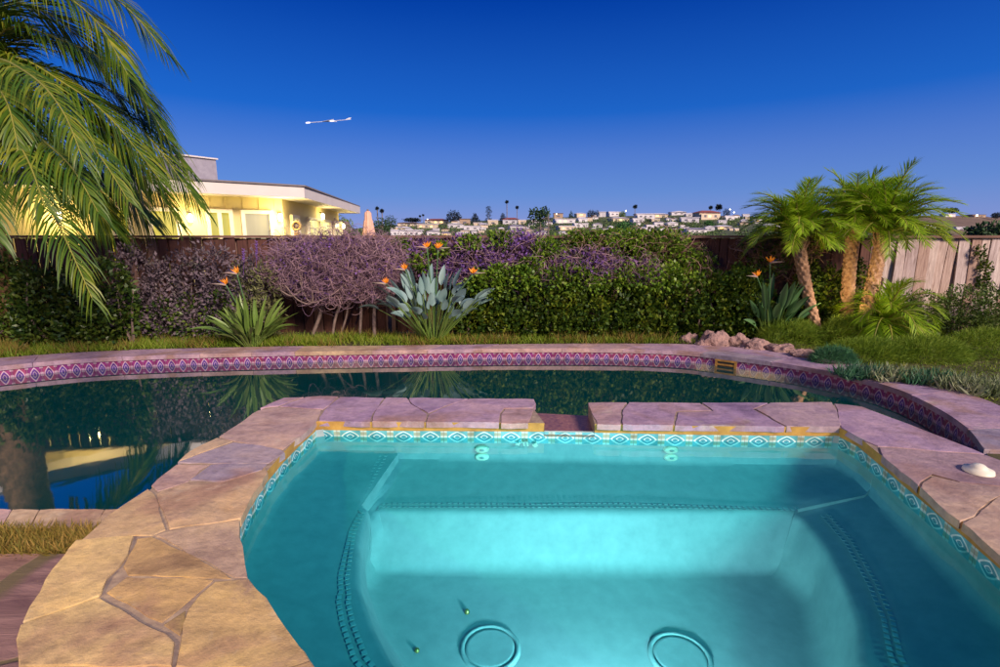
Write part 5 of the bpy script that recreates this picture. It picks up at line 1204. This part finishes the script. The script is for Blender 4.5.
# hillside woods: one mass
pts = []; 
for _ in range(7500):
    a = RNG.uniform(330, 1100); b_ = ridge(a)+2+(241-ridge(a)-2)*RNG.random()**.8
    if noise.noise(Vector((a*.05, b_*.22, 1)))+.25*noise.noise(Vector((a*.2, b_*.6, 7))) > -.16: pts.append(hillp(a, b_))
p = np.array([tuple(v) for v in pts]); k = len(p); s = p[:, 1]/FPX
p = np.repeat(p, 7, 0); s = np.repeat(s, 7); p = p+RNG.normal(size=p.shape)*(s*1.3)[:, None]*np.array([1, .5, .55]); p[:, 2] += s*.6
d = RNG.normal(size=p.shape); link_o = link('hillside_woods', quads_mesh('hillside_woods', leaf_quads(p, d, s*1.6, s*1.1)), leafmat('wood_foliage', [(.04, .08, .03), (.07, .14, .04), (.13, .19, .05), (.16, .14, .09)], .85, .1)); tag(link_o, kind='stuff')
# lamps on the hill and poles
def lamp_post(label, px_, pyb, pyt, Y, e, size):
    c = PY(px_, pyb, Y); c2 = PY(px_, pyt, Y); t = thing('street_lamp', label, 'street lamp', c, 'lamps on the hillside'); mb = MB(); mb.tube([c, c2], .03*size*3, 6); mb.build('pole', M['wood'], t)
    mb = MB(); mb.lathe([(0, size), (size*.5, size*.5), (size*.72, 0), (size*.5, -size*.5), (0, -size*.72)], c2, 12); mb.build('lamp_head', emis('street_lamp_glow', (1, .9, .7), e), t, True)
lamp_post('white glowing lamp on the ridge above the red-roofed cream house', 427.5, 224, 219.5, 800, 5, 1.1); lamp_post('white glowing lamp on the ridge right of the broad tree', 556.5, 220, 214, 800, 5, 1.0); lamp_post('white glowing lamp between the lime tree and the lone palm', 626, 218, 211, 800, 6, 1.4); lamp_post('white mast lamp right of the mansion palms', 730, 222, 209.5, 780, 5, 1.1); lamp_post('white lamp right of the mast lamp on the ridge', 734, 218, 212.5, 780, 5, 1.2); lamp_post('white lamp on top of the brown hill', 977, 220, 215.5, 220, 8, .45)
c = PY(820, 222, 16); t = thing('street_lamp', 'bright orange street lamp shining between the palm trunks beyond the fence', 'street lamp', (c.x, c.y, 0)); mb = MB(); mb.tube([(c.x, c.y, 0), (c.x, c.y, c.z)], .04, 8); mb.build('pole', M['dark'], t)
mb = MB(); mb.lathe([(0, .09), (.07, .06), (.09, 0), (.07, -.06), (0, -.09)], c, 16); mb.build('lamp_head', emis('orange_lamp_glow', (1, .55, .08), 25), t, True)
def utility_pole(label, px_, yb, yt, Y):
    c = PY(px_, yb, Y); c2 = PY(px_, yt, Y); t = thing('utility_pole', label, 'utility pole', c, 'poles before the hillside'); mb = MB(); mb.tube([c, c2], .08, 6); mb.build('pole', M['wood'], t); mb = MB(); mb.box((c2.x, c2.y, c2.z-.6), (1.1, .08, .08)); mb.build('crossarm', M['wood'], t)
utility_pole('pale pole, left of two in front of the broad tree', 540.5, 238, 224, 90); utility_pole('taller pale pole, right of two in front of the broad tree', 548.5, 238, 214, 90)

# aeroplane drawn out into the thin streak of its light trail
c0, c1 = PY(305, 123, 420), PY(351, 119.5, 420); ax = (c1-c0); L = ax.length; ax.normalize(); t = thing('airplane', 'light trail of a distant airliner, shaped as a thin pale aircraft in the blue sky', 'airplane', c0); AL = simple('aircraft_paint', (.75, .78, .85), (.7, .72, .8), .5, .4, 0)
mb = MB(); mb.tube([c0, c0+ax*L*.05, c0+ax*L*.12, c0+ax*L*.7, c0+ax*L], [.1, .22, .26, .24, .08], 12); mb.build('streak_body', AL, t, True)
side = ax.cross(Vector((0, 0, 1))).normalized(); mb = MB(); w0 = c0+ax*L*.36
for sg in (-1, 1): 
    a, b_, c_, d_ = w0, w0+ax*L*.14, w0+ax*L*.30+side*sg*L*.11, w0+ax*L*.26+side*sg*L*.11; mb.add([a, b_, c_, d_]+[v+Vector((0, 0, .25)) for v in (a, b_, c_, d_)], [(0, 1, 2, 3), (7, 6, 5, 4), (0, 4, 5, 1), (1, 5, 6, 2), (2, 6, 7, 3), (3, 7, 4, 0)])
mb.build('wing', AL, t); mb = MB(); a = c0+ax*L*.86; mb.add([a, a+ax*L*.12, a+ax*L*.15+Vector((0, 0, 1.4)), a+ax*L*.09+Vector((0, 0, 1.4))], [(0, 1, 2, 3)]); mb.v += [tuple(Vector(v)+side*.15) for v in mb.v]; mb.f += [[7, 6, 5, 4], [0, 4, 5, 1], [1, 5, 6, 2], [2, 6, 7, 3]]; mb.m += [0]*4; mb.uv += [[(0, 0)]*4]*4; mb.c += [None]*4; mb.build('tail_fin', AL, t)
for f in (.03, .55): 
    mb = MB(); q_ = c0+ax*L*f; mb.tube([q_-ax*.6, q_, q_+ax*2.6, q_+ax*3.2], [.2, .55, .55, .2], 10); mb.build('trail_light', emis('aircraft_light', (.95, .9, 1), .9), t, True)

# ------------------------------------------------------------------ light
w = bpy.data.worlds.new('World'); S.world = w; w.use_nodes = True; nt = w.node_tree; bg = nt.nodes['Background']
sky = nd(nt, 'ShaderNodeTexSky'); sky.sky_type = 'NISHITA'; sky.sun_disc = False
SUN_EL, SUN_AZ = 9, 140                                # azimuth of the light, measured clockwise from +Y
sky.sun_elevation = R(SUN_EL); sky.sun_rotation = R(SUN_AZ); sky.ozone_density = 8; sky.air_density = 1.0; sky.dust_density = .3
hsv = nd(nt, 'ShaderNodeHueSaturation', Saturation=1.15, Value=1.0); nt.links.new(sky.outputs[0], hsv.inputs['Color'])
tc = nd(nt, 'ShaderNodeTexCoord'); sx = nd(nt, 'ShaderNodeSeparateXYZ'); nt.links.new(tc.outputs['Generated'], sx.inputs[0])
gr = ramp(nt, [(0, (4.6, .95, 1.15)), (.10, (5.0, .88, 1.08)), (.18, (4.2, .74, 1.02)), (.27, (1.6, .60, 1.0)), (.45, (.8, .46, .86)), (.75, (4.6, 2.0, 1.75))], sx.outputs[2])
dusk = ramp(nt, [(0, (1.35, 2.15, 4.6)), (.08, (1.0, 1.8, 4.4)), (.15, (.62, 1.36, 4.15)), (.22, (.10, .86, 3.8)), (.40, (.0, .26, 2.3))], sx.outputs[2])
df = ramp(nt, [(0, (.85, .85, .85)), (.42, (.85, .85, .85)), (.8, (.2, .2, .2))], sx.outputs[2])
nt.links.new(mixc(nt, df.outputs[0], mixc(nt, 1, hsv.outputs[0], gr.outputs[0], 'MULTIPLY'), dusk.outputs[0]), bg.inputs['Color']); bg.inputs['Strength'].default_value = .12
sd = bpy.data.lights.new('sun', 'SUN'); sd.energy = 4.5; sd.angle = R(14); sd.color = (1, .82, .66); so = bpy.data.objects.new('sun', sd); COL.objects.link(so)
az, el = R(SUN_AZ), R(30); to = Vector((math.sin(az)*math.cos(el), math.cos(az)*math.cos(el), math.sin(el))); so.rotation_euler = to.to_track_quat('Z', 'Y').to_euler()
def lamp(name, typ, loc, e, col, size=.1, target=None, cone=120, blend=.5):
    ld = bpy.data.lights.new(name, typ); ld.energy = e; ld.color = col; ld.shadow_soft_size = size; o = bpy.data.objects.new(name, ld); COL.objects.link(o); o.location = loc
    if typ == 'SPOT':
        ld.spot_size = R(cone); ld.spot_blend = blend; o.rotation_euler = (Vector(loc)-Vector(target)).to_track_quat('Z', 'Y').to_euler()
    return o
lamp('spa_light', 'SPOT', (lamp_c.x, lamp_c.y+.06, lamp_c.z+.02), 125, (1, .88, .90), .07, (lamp_c.x-.01, 2.05, -.05), 140, 1)
lamp('patio_light', 'SPOT', (-3.4, -1.6, 2.7), 520, (1, .70, .30), .06, (-1.0, 1.6, .3), 85, .7)
pl = P(846, 336, 0); q_ = PY(829, 316, 6.35); lamp('date_palm_light', 'SPOT', tuple(q_), 26, (1, .72, .30), .06, tuple(PY(858, 262, 6.9)), 95, .8)
q_ = PY(820, 222, 16); lamp('orange_street_light', 'POINT', (q_.x, q_.y-.3, q_.z), 60, (1, .55, .12), .1)

S.view_settings.view_transform = 'Standard'; S.view_settings.look = 'None'; S.view_settings.exposure = 0.35; S.view_settings.gamma = 1
S.render.engine = 'CYCLES'; S.cycles.use_denoising = True; S.cycles.max_bounces = 6; S.cycles.transparent_max_bounces = 12; S.cycles.caustics_reflective = False; S.cycles.caustics_refractive = False; S.cycles.sample_clamp_indirect = 4
